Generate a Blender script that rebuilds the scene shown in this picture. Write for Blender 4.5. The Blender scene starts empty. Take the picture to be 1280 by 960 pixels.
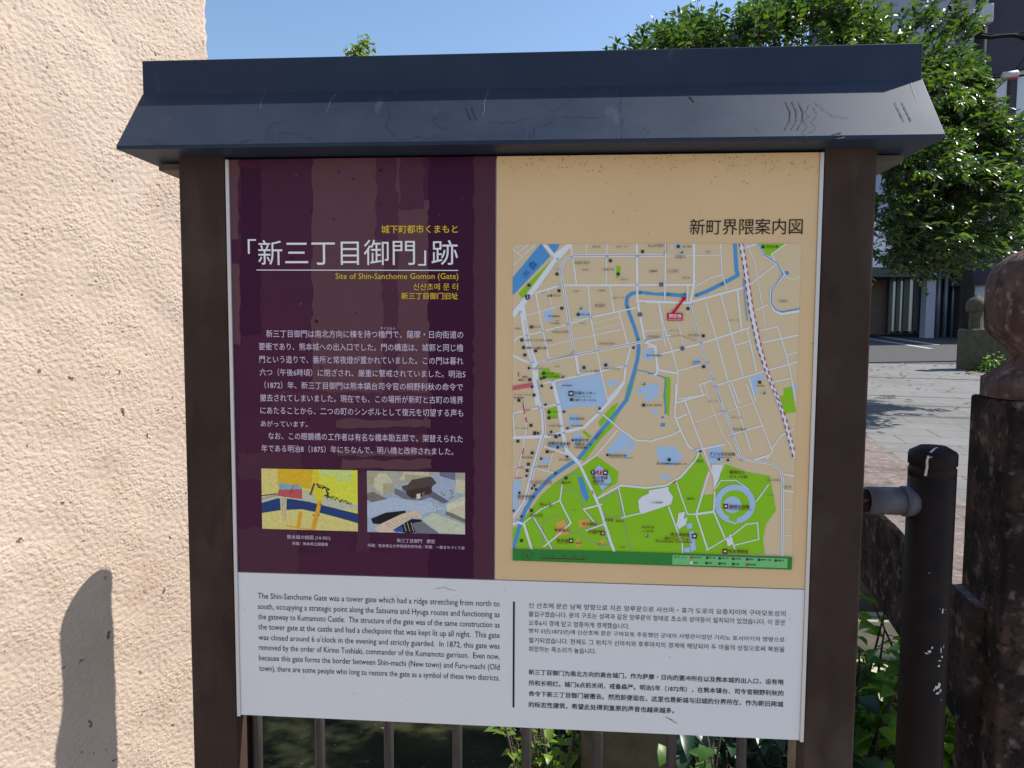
import bpy, bmesh, math, random
import numpy as np
from mathutils import Vector, Matrix

random.seed(7)
R = math.radians
sc = bpy.context.scene
COL = sc.collection

# ------------------------------------------------------------------ camera
F = 888.0                                   # focal length in pixels of the 1280 px wide photograph
Z0 = 1.34                                   # height of the board's centre above the ground
CAM = Vector((0.0901, -1.3019, 0.2115 + Z0))
yaw, pitch, roll = -0.0724, -0.0687, 0.0057
fw = Vector((math.sin(yaw) * math.cos(pitch), math.cos(yaw) * math.cos(pitch), math.sin(pitch)))
r0 = Vector((math.cos(yaw), -math.sin(yaw), 0))
u0 = r0.cross(fw)
rt = math.cos(roll) * r0 + math.sin(roll) * u0
up = -math.sin(roll) * r0 + math.cos(roll) * u0
cam_d = bpy.data.cameras.new('camera')
cam = bpy.data.objects.new('camera', cam_d)
COL.objects.link(cam)
cam.matrix_world = Matrix(((rt.x, up.x, -fw.x, CAM.x), (rt.y, up.y, -fw.y, CAM.y), (rt.z, up.z, -fw.z, CAM.z), (0, 0, 0, 1)))
cam_d.sensor_width = 36
cam_d.lens = F / 1280 * 36
cam_d.clip_start = 0.02
cam_d.clip_end = 3000
sc.camera = cam

# ------------------------------------------------------------------ light
SUN = Vector((0.613, 0.169, 0.771)).normalized()
w = bpy.data.worlds.new('World'); sc.world = w; w.use_nodes = True
wt = w.node_tree
sky = wt.nodes.new('ShaderNodeTexSky'); sky.sky_type = 'NISHITA'; sky.sun_disc = False
sky.sun_elevation = math.asin(SUN.z)
sky.sun_rotation = math.atan2(SUN.x, SUN.y)
sky.air_density = 1.15; sky.dust_density = 0.7; sky.ozone_density = 3.6
wt.links.new(sky.outputs[0], wt.nodes['Background'].inputs[0])
wt.nodes['Background'].inputs[1].default_value = 0.095
sl = bpy.data.lights.new('sun', 'SUN'); sl.energy = 4.1; sl.angle = R(0.53); sl.color = (1, .95, .87)
so = bpy.data.objects.new('sun', sl); COL.objects.link(so)
so.rotation_euler = (-SUN).to_track_quat('-Z', 'Y').to_euler()
sc.view_settings.view_transform = 'Standard'
sc.view_settings.look = 'None'
sc.view_settings.gamma = 1
sc.view_settings.exposure = 0.96
sc.cycles.max_bounces = 8
sc.cycles.use_denoising = True

# ------------------------------------------------------------------ helpers
def ray(px, py):
    return fw + (px - 640) / F * rt - (py - 480) / F * up
def at(px, py, Y):
    """point on the vertical plane y = Y seen at that place of the photograph"""
    d = ray(px, py)
    return CAM + d * ((Y - CAM.y) / d.y)

class MB:
    def __init__(s):
        s.v = []; s.f = []; s.m = []; s.sm = []
    def add(s, vs, fs, mi=0, smooth=False):
        b = len(s.v)
        s.v.extend([tuple(v) for v in vs])
        for f in fs:
            s.f.append([b + i for i in f]); s.m.append(mi); s.sm.append(smooth)
    def box(s, a, b, mi=0, M=None):
        x0, y0, z0 = a; x1, y1, z1 = b
        vs = [(x0, y0, z0), (x1, y0, z0), (x1, y1, z0), (x0, y1, z0), (x0, y0, z1), (x1, y0, z1), (x1, y1, z1), (x0, y1, z1)]
        if M: vs = [M @ Vector(v) for v in vs]
        s.add(vs, [(0, 3, 2, 1), (4, 5, 6, 7), (0, 1, 5, 4), (1, 2, 6, 5), (2, 3, 7, 6), (3, 0, 4, 7)], mi)
    def prism(s, prof, ax0, ax1, mi=0, smooth=False):
        """prof: list of (y,z); extruded along x"""
        n = len(prof)
        vs = [(ax0, y, z) for y, z in prof] + [(ax1, y, z) for y, z in prof]
        fs = [(i, (i + 1) % n, n + (i + 1) % n, n + i) for i in range(n)]
        s.add(vs, fs + [tuple(range(n))[::-1], tuple(range(n, 2 * n))], mi, smooth)
    def lathe(s, prof, c=(0, 0, 0), n=32, mi=0, power=2.0, a0=0.0, smooth=True):
        """prof: (radius, z) from bottom to top"""
        vs = []
        for r_, z in prof:
            for k in range(n):
                a = 2 * math.pi * k / n
                ca, sa = math.cos(a), math.sin(a)
                q = (abs(ca) ** power + abs(sa) ** power) ** (-1 / power)
                x, y = r_ * q * ca, r_ * q * sa
                vs.append((c[0] + x * math.cos(a0) - y * math.sin(a0), c[1] + x * math.sin(a0) + y * math.cos(a0), c[2] + z))
        fs = []
        for i in range(len(prof) - 1):
            for k in range(n):
                k2 = (k + 1) % n
                fs.append((i * n + k, i * n + k2, (i + 1) * n + k2, (i + 1) * n + k))
        s.add(vs, fs, mi, smooth)
        s.add(vs[:n], [tuple(range(n))[::-1]], mi); s.add(vs[-n:], [tuple(range(n))], mi)
    def tube(s, pts, rad, n=8, mi=0):
        pts = [Vector(p) for p in pts]
        rads = rad if isinstance(rad, (list, tuple)) else [rad] * len(pts)
        rings = []
        for i, p in enumerate(pts):
            d = (pts[min(i + 1, len(pts) - 1)] - pts[max(i - 1, 0)]).normalized()
            h = Vector((0, 0, 1)) if abs(d.z) < .9 else Vector((1, 0, 0))
            a = d.cross(h).normalized(); b = a.cross(d)
            rings.append([p + rads[i] * (math.cos(2 * math.pi * k / n) * a + math.sin(2 * math.pi * k / n) * b) for k in range(n)])
        vs = [v for rg in rings for v in rg]
        fs = [(i * n + k, (i + 1) * n + k, (i + 1) * n + (k + 1) % n, i * n + (k + 1) % n) for i in range(len(pts) - 1) for k in range(n)]
        s.add(vs, fs + [tuple(range(n)), tuple(range((len(pts) - 1) * n, len(pts) * n))[::-1]], mi, True)
    def build(s, name, mats, parent=None, bevel=0, seg=2):
        me = bpy.data.meshes.new(name)
        me.from_pydata(s.v, [], s.f)
        mats = mats if isinstance(mats, (list, tuple)) else [mats]
        for m in mats: me.materials.append(m)
        me.polygons.foreach_set('material_index', s.m)
        me.polygons.foreach_set('use_smooth', s.sm)
        me.update()
        o = bpy.data.objects.new(name, me); COL.objects.link(o)
        if parent:
            o.parent = parent
            o.matrix_parent_inverse = Matrix.Translation(-parent.location)
        if bevel:
            b = o.modifiers.new('bevel', 'BEVEL'); b.width = bevel; b.segments = seg; b.limit_method = 'ANGLE'; b.angle_limit = R(40)
        return o

def thing(name, label, cat, loc=(0, 0, 0), group=None):
    o = bpy.data.objects.new(name, None); COL.objects.link(o); o.location = loc
    o.empty_display_size = .1
    return tag(o, label, cat, group)
def tag(o, label, cat, group=None, kind=None):
    o['label'] = label; o['category'] = cat
    if group: o['group'] = group
    if kind: o['kind'] = kind
    return o
def struct(o):
    o['kind'] = 'structure'; return o

def mat(name, col, rough=.6, spec=.5, metal=0, col2=None, scale=8, detail=6, thr=(.35, .7), bump=0, bscale=60, rvar=0, coat=0):
    m = bpy.data.materials.new(name); m.use_nodes = True
    nt = m.node_tree; b = nt.nodes['Principled BSDF']
    b.inputs['Base Color'].default_value = (*col, 1)
    b.inputs['Roughness'].default_value = rough
    b.inputs['Specular IOR Level'].default_value = spec
    b.inputs['Metallic'].default_value = metal
    if coat:
        b.inputs['Coat Weight'].default_value = coat; b.inputs['Coat Roughness'].default_value = .12
    tc = nt.nodes.new('ShaderNodeTexCoord')
    if col2 or rvar:
        n = nt.nodes.new('ShaderNodeTexNoise'); n.inputs['Scale'].default_value = scale; n.inputs['Detail'].default_value = detail
        n.inputs['Roughness'].default_value = .65
        nt.links.new(tc.outputs['Object'], n.inputs['Vector'])
        mr = nt.nodes.new('ShaderNodeMapRange'); mr.inputs[1].default_value = thr[0]; mr.inputs[2].default_value = thr[1]
        nt.links.new(n.outputs['Fac'], mr.inputs[0])
        if col2:
            mx = nt.nodes.new('ShaderNodeMix'); mx.data_type = 'RGBA'
            mx.inputs[6].default_value = (*col, 1); mx.inputs[7].default_value = (*col2, 1)
            nt.links.new(mr.outputs[0], mx.inputs[0]); nt.links.new(mx.outputs[2], b.inputs['Base Color'])
        if rvar:
            m2 = nt.nodes.new('ShaderNodeMapRange'); m2.inputs[3].default_value = rough; m2.inputs[4].default_value = rough + rvar
            nt.links.new(mr.outputs[0], m2.inputs[0]); nt.links.new(m2.outputs[0], b.inputs['Roughness'])
    if bump:
        n = nt.nodes.new('ShaderNodeTexNoise'); n.inputs['Scale'].default_value = bscale; n.inputs['Detail'].default_value = 8
        nt.links.new(tc.outputs['Object'], n.inputs['Vector'])
        bp = nt.nodes.new('ShaderNodeBump'); bp.inputs['Strength'].default_value = 1; bp.inputs['Distance'].default_value = bump
        nt.links.new(n.outputs['Fac'], bp.inputs['Height']); nt.links.new(bp.outputs[0], b.inputs['Normal'])
    return m

def overlay(m, col, scale, lo, hi, stretch=(1, 1, 1), amount=1.0, detail=8):
    """one more layer of stains / specks on a material that already has a base colour"""
    nt = m.node_tree; b = nt.nodes['Principled BSDF']; s = b.inputs['Base Color']
    tc = nt.nodes.new('ShaderNodeTexCoord'); mp = nt.nodes.new('ShaderNodeMapping'); mp.inputs['Scale'].default_value = stretch
    n = nt.nodes.new('ShaderNodeTexNoise'); n.inputs['Scale'].default_value = scale; n.inputs['Detail'].default_value = detail
    nt.links.new(tc.outputs['Object'], mp.inputs[0]); nt.links.new(mp.outputs[0], n.inputs['Vector'])
    mr = nt.nodes.new('ShaderNodeMapRange'); mr.inputs[1].default_value = lo; mr.inputs[2].default_value = hi; mr.inputs[4].default_value = amount
    nt.links.new(n.outputs['Fac'], mr.inputs[0])
    mx = nt.nodes.new('ShaderNodeMix'); mx.data_type = 'RGBA'; mx.inputs[7].default_value = (*col, 1)
    if s.is_linked: nt.links.new(s.links[0].from_socket, mx.inputs[6])
    else: mx.inputs[6].default_value = s.default_value
    nt.links.new(mr.outputs[0], mx.inputs[0]); nt.links.new(mx.outputs[2], s)
    return m

def leaf_mat(name, col, col2, trans=.45, rough=.35, spec=.5):
    m = bpy.data.materials.new(name); m.use_nodes = True
    nt = m.node_tree; b = nt.nodes['Principled BSDF']; out = nt.nodes['Material Output']
    b.inputs['Roughness'].default_value = rough; b.inputs['Specular IOR Level'].default_value = spec
    g = nt.nodes.new('ShaderNodeNewGeometry')
    mx = nt.nodes.new('ShaderNodeMix'); mx.data_type = 'RGBA'
    mx.inputs[6].default_value = (*col, 1); mx.inputs[7].default_value = (*col2, 1)
    nt.links.new(g.outputs['Random Per Island'], mx.inputs[0]); nt.links.new(mx.outputs[2], b.inputs['Base Color'])
    t = nt.nodes.new('ShaderNodeBsdfTranslucent')
    hs = nt.nodes.new('ShaderNodeHueSaturation'); hs.inputs['Hue'].default_value = .47; hs.inputs['Saturation'].default_value = 1.15; hs.inputs['Value'].default_value = 2.6
    nt.links.new(mx.outputs[2], hs.inputs['Color']); nt.links.new(hs.outputs[0], t.inputs['Color'])
    ms = nt.nodes.new('ShaderNodeMixShader'); ms.inputs[0].default_value = trans
    nt.links.new(b.outputs[0], ms.inputs[1]); nt.links.new(t.outputs[0], ms.inputs[2]); nt.links.new(ms.outputs[0], out.inputs[0])
    return m

# ------------------------------------------------------------------ materials
M = {}
M['brown'] = mat('brown_painted_steel', (.040, .023, .018), .5, .12, col2=(.054, .033, .026), scale=5, thr=(.4, .65), rvar=.15)
overlay(M['brown'], (.2, .16, .14), 190, .70, .76, amount=.35)
overlay(M['brown'], (.10, .075, .062), 9, .5, .75, stretch=(1.2, 1, .5), amount=.55)
overlay(M['brown'], (.022, .014, .012), 13, .56, .7, stretch=(1.5, 1, .6), amount=.6)
M['roof'] = mat('dark_slate_coloured_sheet', (.019, .027, .048), .50, .24, metal=.0, col2=(.029, .040, .066), scale=7, thr=(.3, .75), rvar=.1)
overlay(M['roof'], (.10, .12, .15), 30, .66, .78, stretch=(1, .3, .3), amount=.35)
M['roof'].node_tree.nodes['Principled BSDF'].inputs['Specular Tint'].default_value = (.62, .80, 1, 1)
M['trim'] = mat('aluminium_trim', (.62, .60, .58), .4, .5, metal=.3)
M['dark'] = mat('black_fence_paint', (.015, .0085, .0075), .5, .12, col2=(.027, .016, .013), scale=14, thr=(.45, .75), rvar=.2)
M['bar'] = mat('brown_fence_bars', (.05, .042, .042), .33, .35, col2=(.07, .056, .054), scale=20)
M['sleeve'] = mat('grey_plastic_sleeve', (.085, .076, .09), .5, .35, col2=(.115, .10, .115), scale=22)
overlay(M['sleeve'], (.05, .04, .04), 60, .62, .7, amount=.8)
M['birdlime'] = mat('dried_white_droppings', (.55, .55, .55), .8, .2)
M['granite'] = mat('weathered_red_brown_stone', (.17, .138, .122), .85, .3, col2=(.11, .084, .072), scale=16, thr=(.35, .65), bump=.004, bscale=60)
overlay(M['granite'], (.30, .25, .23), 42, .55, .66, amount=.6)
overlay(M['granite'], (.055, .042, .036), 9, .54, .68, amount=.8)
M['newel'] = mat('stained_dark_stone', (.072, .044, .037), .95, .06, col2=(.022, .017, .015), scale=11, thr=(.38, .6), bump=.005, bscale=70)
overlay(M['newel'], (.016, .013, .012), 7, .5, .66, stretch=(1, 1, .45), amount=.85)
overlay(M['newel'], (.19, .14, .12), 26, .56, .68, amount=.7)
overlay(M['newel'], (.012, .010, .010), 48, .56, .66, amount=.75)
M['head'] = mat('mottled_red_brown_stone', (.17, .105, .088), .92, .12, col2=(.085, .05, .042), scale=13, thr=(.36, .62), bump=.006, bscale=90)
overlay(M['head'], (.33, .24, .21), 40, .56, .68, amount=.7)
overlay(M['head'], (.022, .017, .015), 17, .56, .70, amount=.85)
M['mossy'] = mat('mossy_stone', (.07, .062, .038), .9, .2, col2=(.12, .10, .065), scale=14, bump=.006, bscale=45)
M['ledge'] = mat('pale_concrete', (.48, .44, .37), .9, .2, col2=(.3, .27, .21), scale=10, bump=.003, bscale=70)
M['earth'] = mat('dry_pale_soil', (.42, .38, .33), .95, .1, col2=(.22, .19, .15), scale=5, bump=.02, bscale=25)
M['concrete'] = mat('concrete_paving', (.29, .275, .25), .9, .2, col2=(.23, .22, .20), scale=3, bump=.003, bscale=60)
M['riverwall'] = mat('damp_river_wall_stone', (.045, .043, .037), .8, .3, col2=(.09, .085, .07), scale=3, bump=.03, bscale=6)
M['asphalt'] = mat('asphalt', (.05, .05, .052), .9, .3, col2=(.066, .064, .062), scale=6, bump=.003, bscale=120)
M['line'] = mat('white_road_paint', (.42, .42, .42), .7, .3)
M['kerb'] = mat('kerb_stone', (.34, .32, .30), .9, .2, col2=(.22, .21, .2), scale=6)
M['bark'] = mat('dark_bark', (.045, .034, .027), .9, .2, col2=(.085, .067, .055), scale=18, bump=.01, bscale=40)
M['leaf'] = leaf_mat('glossy_green_leaves', (.008, .030, .010), (.042, .090, .014), .40, .36, 1.0)
M['leaf_far'] = leaf_mat('yellow_green_leaves', (.07, .13, .02), (.11, .17, .03), .4, .45)
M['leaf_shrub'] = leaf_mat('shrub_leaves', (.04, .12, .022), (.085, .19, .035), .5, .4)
M['leaf_mid'] = leaf_mat('fresh_shrub_leaves', (.05, .15, .028), (.12, .25, .045), .5, .4)  # greens raised to paint sunlight onto a shrub that stands in shade
M['leaf_lit'] = leaf_mat('bright_young_leaves', (.08, .17, .02), (.16, .26, .03), .45, .4)  # brighter leaf copy, sunlight painted into the greens
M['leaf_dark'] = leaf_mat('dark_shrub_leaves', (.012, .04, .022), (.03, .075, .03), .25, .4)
M['litter'] = mat('fallen_leaves', (.33, .24, .06), .9, .1, col2=(.2, .13, .05), scale=3)

# ------------------------------------------------------------------ ground, river, bridge deck
BD = Vector((.1497, .9875, .0490)).normalized()            # direction of the bridge
BP = Vector((.9887, -.1499, 0)).normalized()
P0 = Vector((1.0928, .5, .8952))                            # front top edge of the stone rail
SL = .049
def deck(y):                                                # height of the bridge deck / road beyond
    D = y + 1.3019
    return CAM.z - .97 + .048 * min(D, 25)
def xline(y, off=0):                                        # left edge of the bridge
    return P0.x + (y - .5) * BD.x / BD.y + off

def strip(name, pts, m):
    mb = MB(); mb.add(pts, [tuple(range(len(pts)))]); return struct(mb.build(name, m))

g = MB()
g.add([(-60, -600, 0), (600, -600, 0), (600, .8, 0), (.55, .8, 0), (.24, .8, 0), (.24, .48, 0), (-60, .48, 0)], [(0, 1, 5, 6), (1, 2, 3, 4, 5)])
g.add([(-600, -600, 0), (-60, -600, 0), (-60, .48, 0), (-600, .48, 0)], [(0, 1, 2, 3)])
struct(g.build('ground', M['concrete']))
g = MB()                                                    # the bank below the bridge end
N = 26
vs = []
for j in range(N + 1):
    for i in range(N + 1):
        x = .55 + 3.6 * i / N; y = .8 + 1.9 * j / N
        vs.append((x, y, .0 + .16 * j / N + .03 * math.sin(7 * x + 3 * y) * (j > 0) + random.uniform(-.012, .012) * (j > 0)))
g.add(vs, [(j * (N + 1) + i, j * (N + 1) + i + 1, (j + 1) * (N + 1) + i + 1, (j + 1) * (N + 1) + i) for j in range(N) for i in range(N)])
struct(g.build('river_bank', M['earth']))
strip('river_water', [(-300, .5, -2.2), (60, .5, -2.2), (60, 9.1, -2.2), (-300, 9.1, -2.2)], None)
# water
wm = mat('dark_river_water', (.012, .016, .010), .06, .5, col2=(.05, .05, .022), scale=.55, thr=(.45, .7))  # olive noise paints a reflection into the water colour
nt = wm.node_tree; nb = nt.nodes['Principled BSDF']
tcn = nt.nodes.new('ShaderNodeTexCoord'); nn = nt.nodes.new('ShaderNodeTexNoise'); nn.inputs['Scale'].default_value = 5; nn.inputs['Detail'].default_value = 4
bpn = nt.nodes.new('ShaderNodeBump'); bpn.inputs['Distance'].default_value = .012; bpn.inputs['Strength'].default_value = .6
nt.links.new(tcn.outputs['Object'], nn.inputs['Vector']); nt.links.new(nn.outputs['Fac'], bpn.inputs['Height']); nt.links.new(bpn.outputs[0], nb.inputs['Normal'])
overlay(wm, (.25, .27, .27), 11, .70, .73, stretch=(1, 3, 1), amount=.8)
bpy.data.objects['river_water'].data.materials.clear(); bpy.data.objects['river_water'].data.materials.append(wm)

yF = 9.1
x0 = xline(2.1); x1 = xline(yF)
# far bank + road level sheet to the horizon
g = MB()
ys = [yF, 14, 18, 23.7, 60, 600]
for a, b in zip(ys[:-1], ys[1:]):
    g.add([(-600, a, deck(a)), (600, a, deck(a)), (600, b, deck(b)), (-600, b, deck(b))], [(0, 1, 2, 3)])
struct(g.build('road', M['asphalt']))
# bridge deck: thick slab with paving
pv = bpy.data.materials.new('grey_block_paving'); pv.use_nodes = True
nt = pv.node_tree; nb = nt.nodes['Principled BSDF']; nb.inputs['Roughness'].default_value = .85
tc = nt.nodes.new('ShaderNodeTexCoord'); mp = nt.nodes.new('ShaderNodeMapping'); mp.inputs['Rotation'].default_value = (0, 0, R(8.6))
br = nt.nodes.new('ShaderNodeTexBrick')
br.inputs['Color1'].default_value = (.15, .147, .147, 1); br.inputs['Color2'].default_value = (.128, .126, .126, 1); br.inputs['Mortar'].default_value = (.045, .044, .044, 1)
br.inputs['Scale'].default_value = 1; br.inputs['Mortar Size'].default_value = .006; br.inputs['Brick Width'].default_value = .62; br.inputs['Row Height'].default_value = .31
nt.links.new(tc.outputs['Object'], mp.inputs[0]); nt.links.new(mp.outputs[0], br.inputs['Vector']); nt.links.new(br.outputs['Color'], nb.inputs['Base Color'])
overlay(pv, (.09, .088, .082), 1.6, .45, .7, amount=.7)
overlay(pv, (.20, .196, .19), 9, .55, .7, amount=.4)
yN = 2.12
g = MB()
A, B_, C_, D_ = (xline(yN, .02), yN), (14, yN), (14, 10.2), (xline(10.2, .02), 10.2)
top = [(x, y, deck(y) + .004) for x, y in (A, B_, C_, D_)]; bot = [(x, y, deck(y) - .55) for x, y in (A, B_, C_, D_)]
g.add(top, [(0, 1, 2, 3)], 0)
g.add(top + bot, [(0, 4, 5, 1), (1, 5, 6, 2), (2, 6, 7, 3), (3, 7, 4, 0)], 1)
struct(g.build('bridge_pavement', [pv, M['riverwall']]))
# road kerbs and lines beyond the bridge
g = MB()
for px0, py0, px1, py1, wd in ((1060, 415, 1158, 430, .16), (1060, 420, 1150, 434.5, .12)):
    pa, pb = [], []
    for px, py in ((px0, py0), (px1, py1)):
        d = ray(px, py)
        t = ((CAM.z - .97 + .048 * 1.3019) - CAM.z) / (d.z - .048 * d.y) if True else 0
        # solve CAM.z + t d.z = CAM.z - .97 + .048 (CAM.y + t d.y + 1.3019)
        t = -.97 / (d.z - .048 * d.y)
        P = CAM + d * t
        pa.append(P)
    dirv = (pa[1] - pa[0]).normalized(); nrm = Vector((-dirv.y, dirv.x, 0)) * wd
    e0, e1 = pa[0] - dirv * 3, pa[1] + dirv * .4
    q = [e0, e1, e1 + nrm, e0 + nrm]
    g.add([(p.x, p.y, p.z + .006) for p in q], [(0, 1, 2, 3)])
struct(g.build('road_marking', M['line']))

def wall_thing(name, label, pts, zb, zt, m, thick=.35, cat='wall', off=None):
    mb = MB()
    n = len(pts)
    for (xa, ya), (xb, yb) in zip(pts[:-1], pts[1:]):
        d = Vector((xb - xa, yb - ya, 0)).normalized(); nr = Vector((-d.y, d.x, 0)) * thick
        a, b = Vector((xa, ya, 0)), Vector((xb, yb, 0))
        q = [a, b, b + nr, a + nr]
        mb.add([(p.x, p.y, zb) for p in q] + [(p.x, p.y, zt(p.y) if callable(zt) else zt) for p in q],
               [(0, 3, 2, 1), (4, 5, 6, 7), (0, 1, 5, 4), (1, 2, 6, 5), (2, 3, 7, 6), (3, 0, 4, 7)])
    o = mb.build(name, m)
    return tag(o, label, cat)
wall_thing('retaining_wall', 'dark damp stone wall of the near river bank below the board', [(.24, .525), (-60, .525)], -2.6, -.004, M['riverwall'], -.3)
wall_thing('retaining_wall', 'dark stone wall of the far river bank across the water', [(-60, 9.12), (1.6, 9.12)], -2.6, lambda y: deck(9.12) - .01, M['riverwall'], .4)
wall_thing('retaining_wall', 'stone wall holding the bank below the bridge end', [(.552, 2.7), (.552, .803), (.242, .803), (.242, .49)], -2.6, -.03, M['riverwall'], .25)

# fallen leaves on the paving
g = MB()
for k in range(420):
    y = 5.2 + random.random() ** .8 * 4.9; x = xline(y) + .2 + random.random() * 7.5
    if random.random() < .5: y = 8.2 + random.random() * 2
    s_ = random.uniform(.02, .05); a = random.uniform(0, 6.28)
    z = deck(y) + .012
    c, s2 = math.cos(a) * s_, math.sin(a) * s_
    g.add([(x - c, y - s2, z), (x + s2 * .5, y - c * .5, z + s_ * random.uniform(0, .5)), (x + c, y + s2, z + s_ * .2), (x - s2 * .5, y + c * .5, z + s_ * random.uniform(0, .4))], [(0, 1, 2, 3)])
o = g.build('fallen_leaves', M['litter']); tag(o, 'scattered yellow brown fallen leaves on the bridge paving', 'fallen leaves', kind='stuff')

# ------------------------------------------------------------------ stucco building on the left
def stucco():
    ang = R(24)
    n = Vector((math.cos(ang), -math.sin(ang), 0)); u = Vector((math.sin(ang), math.cos(ang), 0))     # u runs away from the camera
    p = Vector((-1.032, .265, 0))
    corner = p + u * .379
    L, Hh, st = 1.1, 3.0, .0021
    nu, nv = int(L / st), int(Hh / st)
    rng = np.random.default_rng(3)
    wn = rng.standard_normal((nv + 1, nu + 1))
    fy = np.fft.fftfreq(nv + 1, st)[:, None]; fx = np.fft.fftfreq(nu + 1, st)[None, :]
    f = np.sqrt(fx ** 2 + fy ** 2)
    def band(lam, wd, seed):
        wn = np.random.default_rng(seed).standard_normal((nv + 1, nu + 1))
        a = np.real(np.fft.ifft2(np.fft.fft2(wn) * np.exp(-((f * lam - 1) / wd) ** 2)))
        return a / a.std()
    h1 = band(.0085, .5, 1); h2 = band(.019, .5, 2); h3 = band(.16, .6, 4); h0 = band(.0056, .4, 5)
    h = .00050 * .82 * np.clip(h1, -2.0, 1.3) * (1 + .3 * np.clip(h3, -1.5, 1.5)) + .00045 * np.clip(h2, -2.2, 1.2) + .0009 * h3 + .00026 * h0
    pit = band(.022, .5, 9)
    h -= .0012 * np.clip(pit - 2.4, 0, 1.5)
    uu = np.linspace(0, -L, nu + 1)[None, :].repeat(nv + 1, 0)
    vv = np.linspace(0, Hh, nv + 1)[:, None].repeat(nu + 1, 1)
    edge = np.clip(-uu / .012, 0, 1) ** .5                      # softened corner
    h = h - .008 * (1 - edge)
    wob = .0016 * np.real(np.fft.ifft(np.fft.fft(np.random.default_rng(8).standard_normal(nv + 1)) * np.exp(-((np.fft.fftfreq(nv + 1, st) * .05 - 1) / .7) ** 2)))
    wob = wob / max(wob.std(), 1e-9) * .003
    uu = uu + (wob[:, None]) * (np.arange(nu + 1)[None, :] == 0)
    co = np.empty((nv + 1, nu + 1, 3))
    for k in range(3):
        co[..., k] = corner[k] + u[k] * uu + n[k] * h
    co[..., 2] = vv
    me = bpy.data.meshes.new('stucco_wall')
    nvx = (nu + 1) * (nv + 1)
    me.vertices.add(nvx); me.vertices.foreach_set('co', co.reshape(-1))
    idx = np.arange(nvx).reshape(nv + 1, nu + 1)
    q = np.stack([idx[:-1, :-1], idx[1:, :-1], idx[1:, 1:], idx[:-1, 1:]], -1).reshape(-1, 4)
    q = q[:, ::-1]
    me.loops.add(q.size); me.loops.foreach_set('vertex_index', q.reshape(-1).astype(np.int32))
    me.polygons.add(len(q)); me.polygons.foreach_set('loop_start', np.arange(0, q.size, 4, dtype=np.int32))
    me.polygons.foreach_set('use_smooth', np.ones(len(q), dtype=bool))
    me.update(); me.validate()
    m = mat('peach_stucco', (.50, .40, .325), .92, .15, col2=(.43, .335, .268), scale=3.5, thr=(.3, .7))
    overlay(m, (.36, .245, .17), 5.5, .60, .74, amount=.45)
    overlay(m, (.09, .05, .035), 46, .715, .74, amount=.85, detail=2)
    overlay(m, (.28, .13, .07), 30, .735, .77, amount=.7, detail=2)
    me.materials.append(m)
    b = thing('stucco_building', 'building corner with a rough sunlit peach stucco wall left of the board', 'building', tuple(corner))
    o = bpy.data.objects.new('stucco_wall', me); COL.objects.link(o)
    o.parent = b; o.matrix_parent_inverse = Matrix.Translation(-b.location)
    mb = MB()
    q = [corner - n * .012 - u * .003, corner - n * .012 - u * 9, corner - n * 6 - u * 9, corner - n * 6 - u * .003]
    mb.add([(v.x, v.y, 0) for v in q] + [(v.x, v.y, 3.0) for v in q], [(0, 3, 2, 1), (4, 5, 6, 7), (0, 1, 5, 4), (1, 2, 6, 5), (2, 3, 7, 6), (3, 0, 4, 7)][1:])
    m2 = mat('peach_stucco_plain', (.50, .40, .325), .92, .15, col2=(.43, .335, .268), scale=3, thr=(.35, .7), bump=.006, bscale=50)
    mb.build('rear_walls', m2, b)
    mb = MB()
    q = [corner + n * .05 + u * .05, corner + n * .05 - u * 9, corner - n * 6 - u * 9, corner - n * 6 + u * .05]
    mb.add([(v.x, v.y, 3.002) for v in q] + [(v.x, v.y, 3.15) for v in q], [(0, 3, 2, 1), (4, 5, 6, 7), (0, 1, 5, 4), (1, 2, 6, 5), (2, 3, 7, 6), (3, 0, 4, 7)])
    mb.build('roof', mat('flat_roof_concrete', (.3, .28, .26), .9), b)
stucco()

# ------------------------------------------------------------------ information board
board = thing('information_board', 'brown framed information board with purple text panel, town map and dark roof', 'sign board', (0, .04, 0))
PW, PH = 1.08, 1.0664
zT, zB = Z0 + PH / 2, Z0 - PH / 2
for s in (-1, 1):
    mb = MB(); a, b = sorted((s * .5405, s * .6295))
    mb.box((a, -.004, 0), (b, .044, zT + .02)); mb.build('post', M['brown'], board, .004)
# roof profile
zr = Z0
mb = MB(); mb.prism([(.020, .655 + zr), (.068, .655 + zr), (.068, .723 + zr), (.020, .723 + zr)], -.708, .708)
roof = None
RL = .71
rb = MB()
prof = [(-.064, .5445), (-.064, .538), (.154, .538), (.154, .5445), (.0665, .662), (.0215, .662)]
rb.prism([(y, z + zr) for y, z in prof], -RL, RL)
roof = rb.build('roof', M['roof'], board, .0012, 2)
mb.build('ridge_board', M['roof'], roof, .0015)
mb = MB(); mb.box((-.69, .034, .5225 + zr), (.69, .138, .5362 + zr)); mb.build('soffit_board', mat('soffit_board', (.085, .072, .062), .6, .3, col2=(.12, .10, .088), scale=9), roof, .002)
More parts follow.
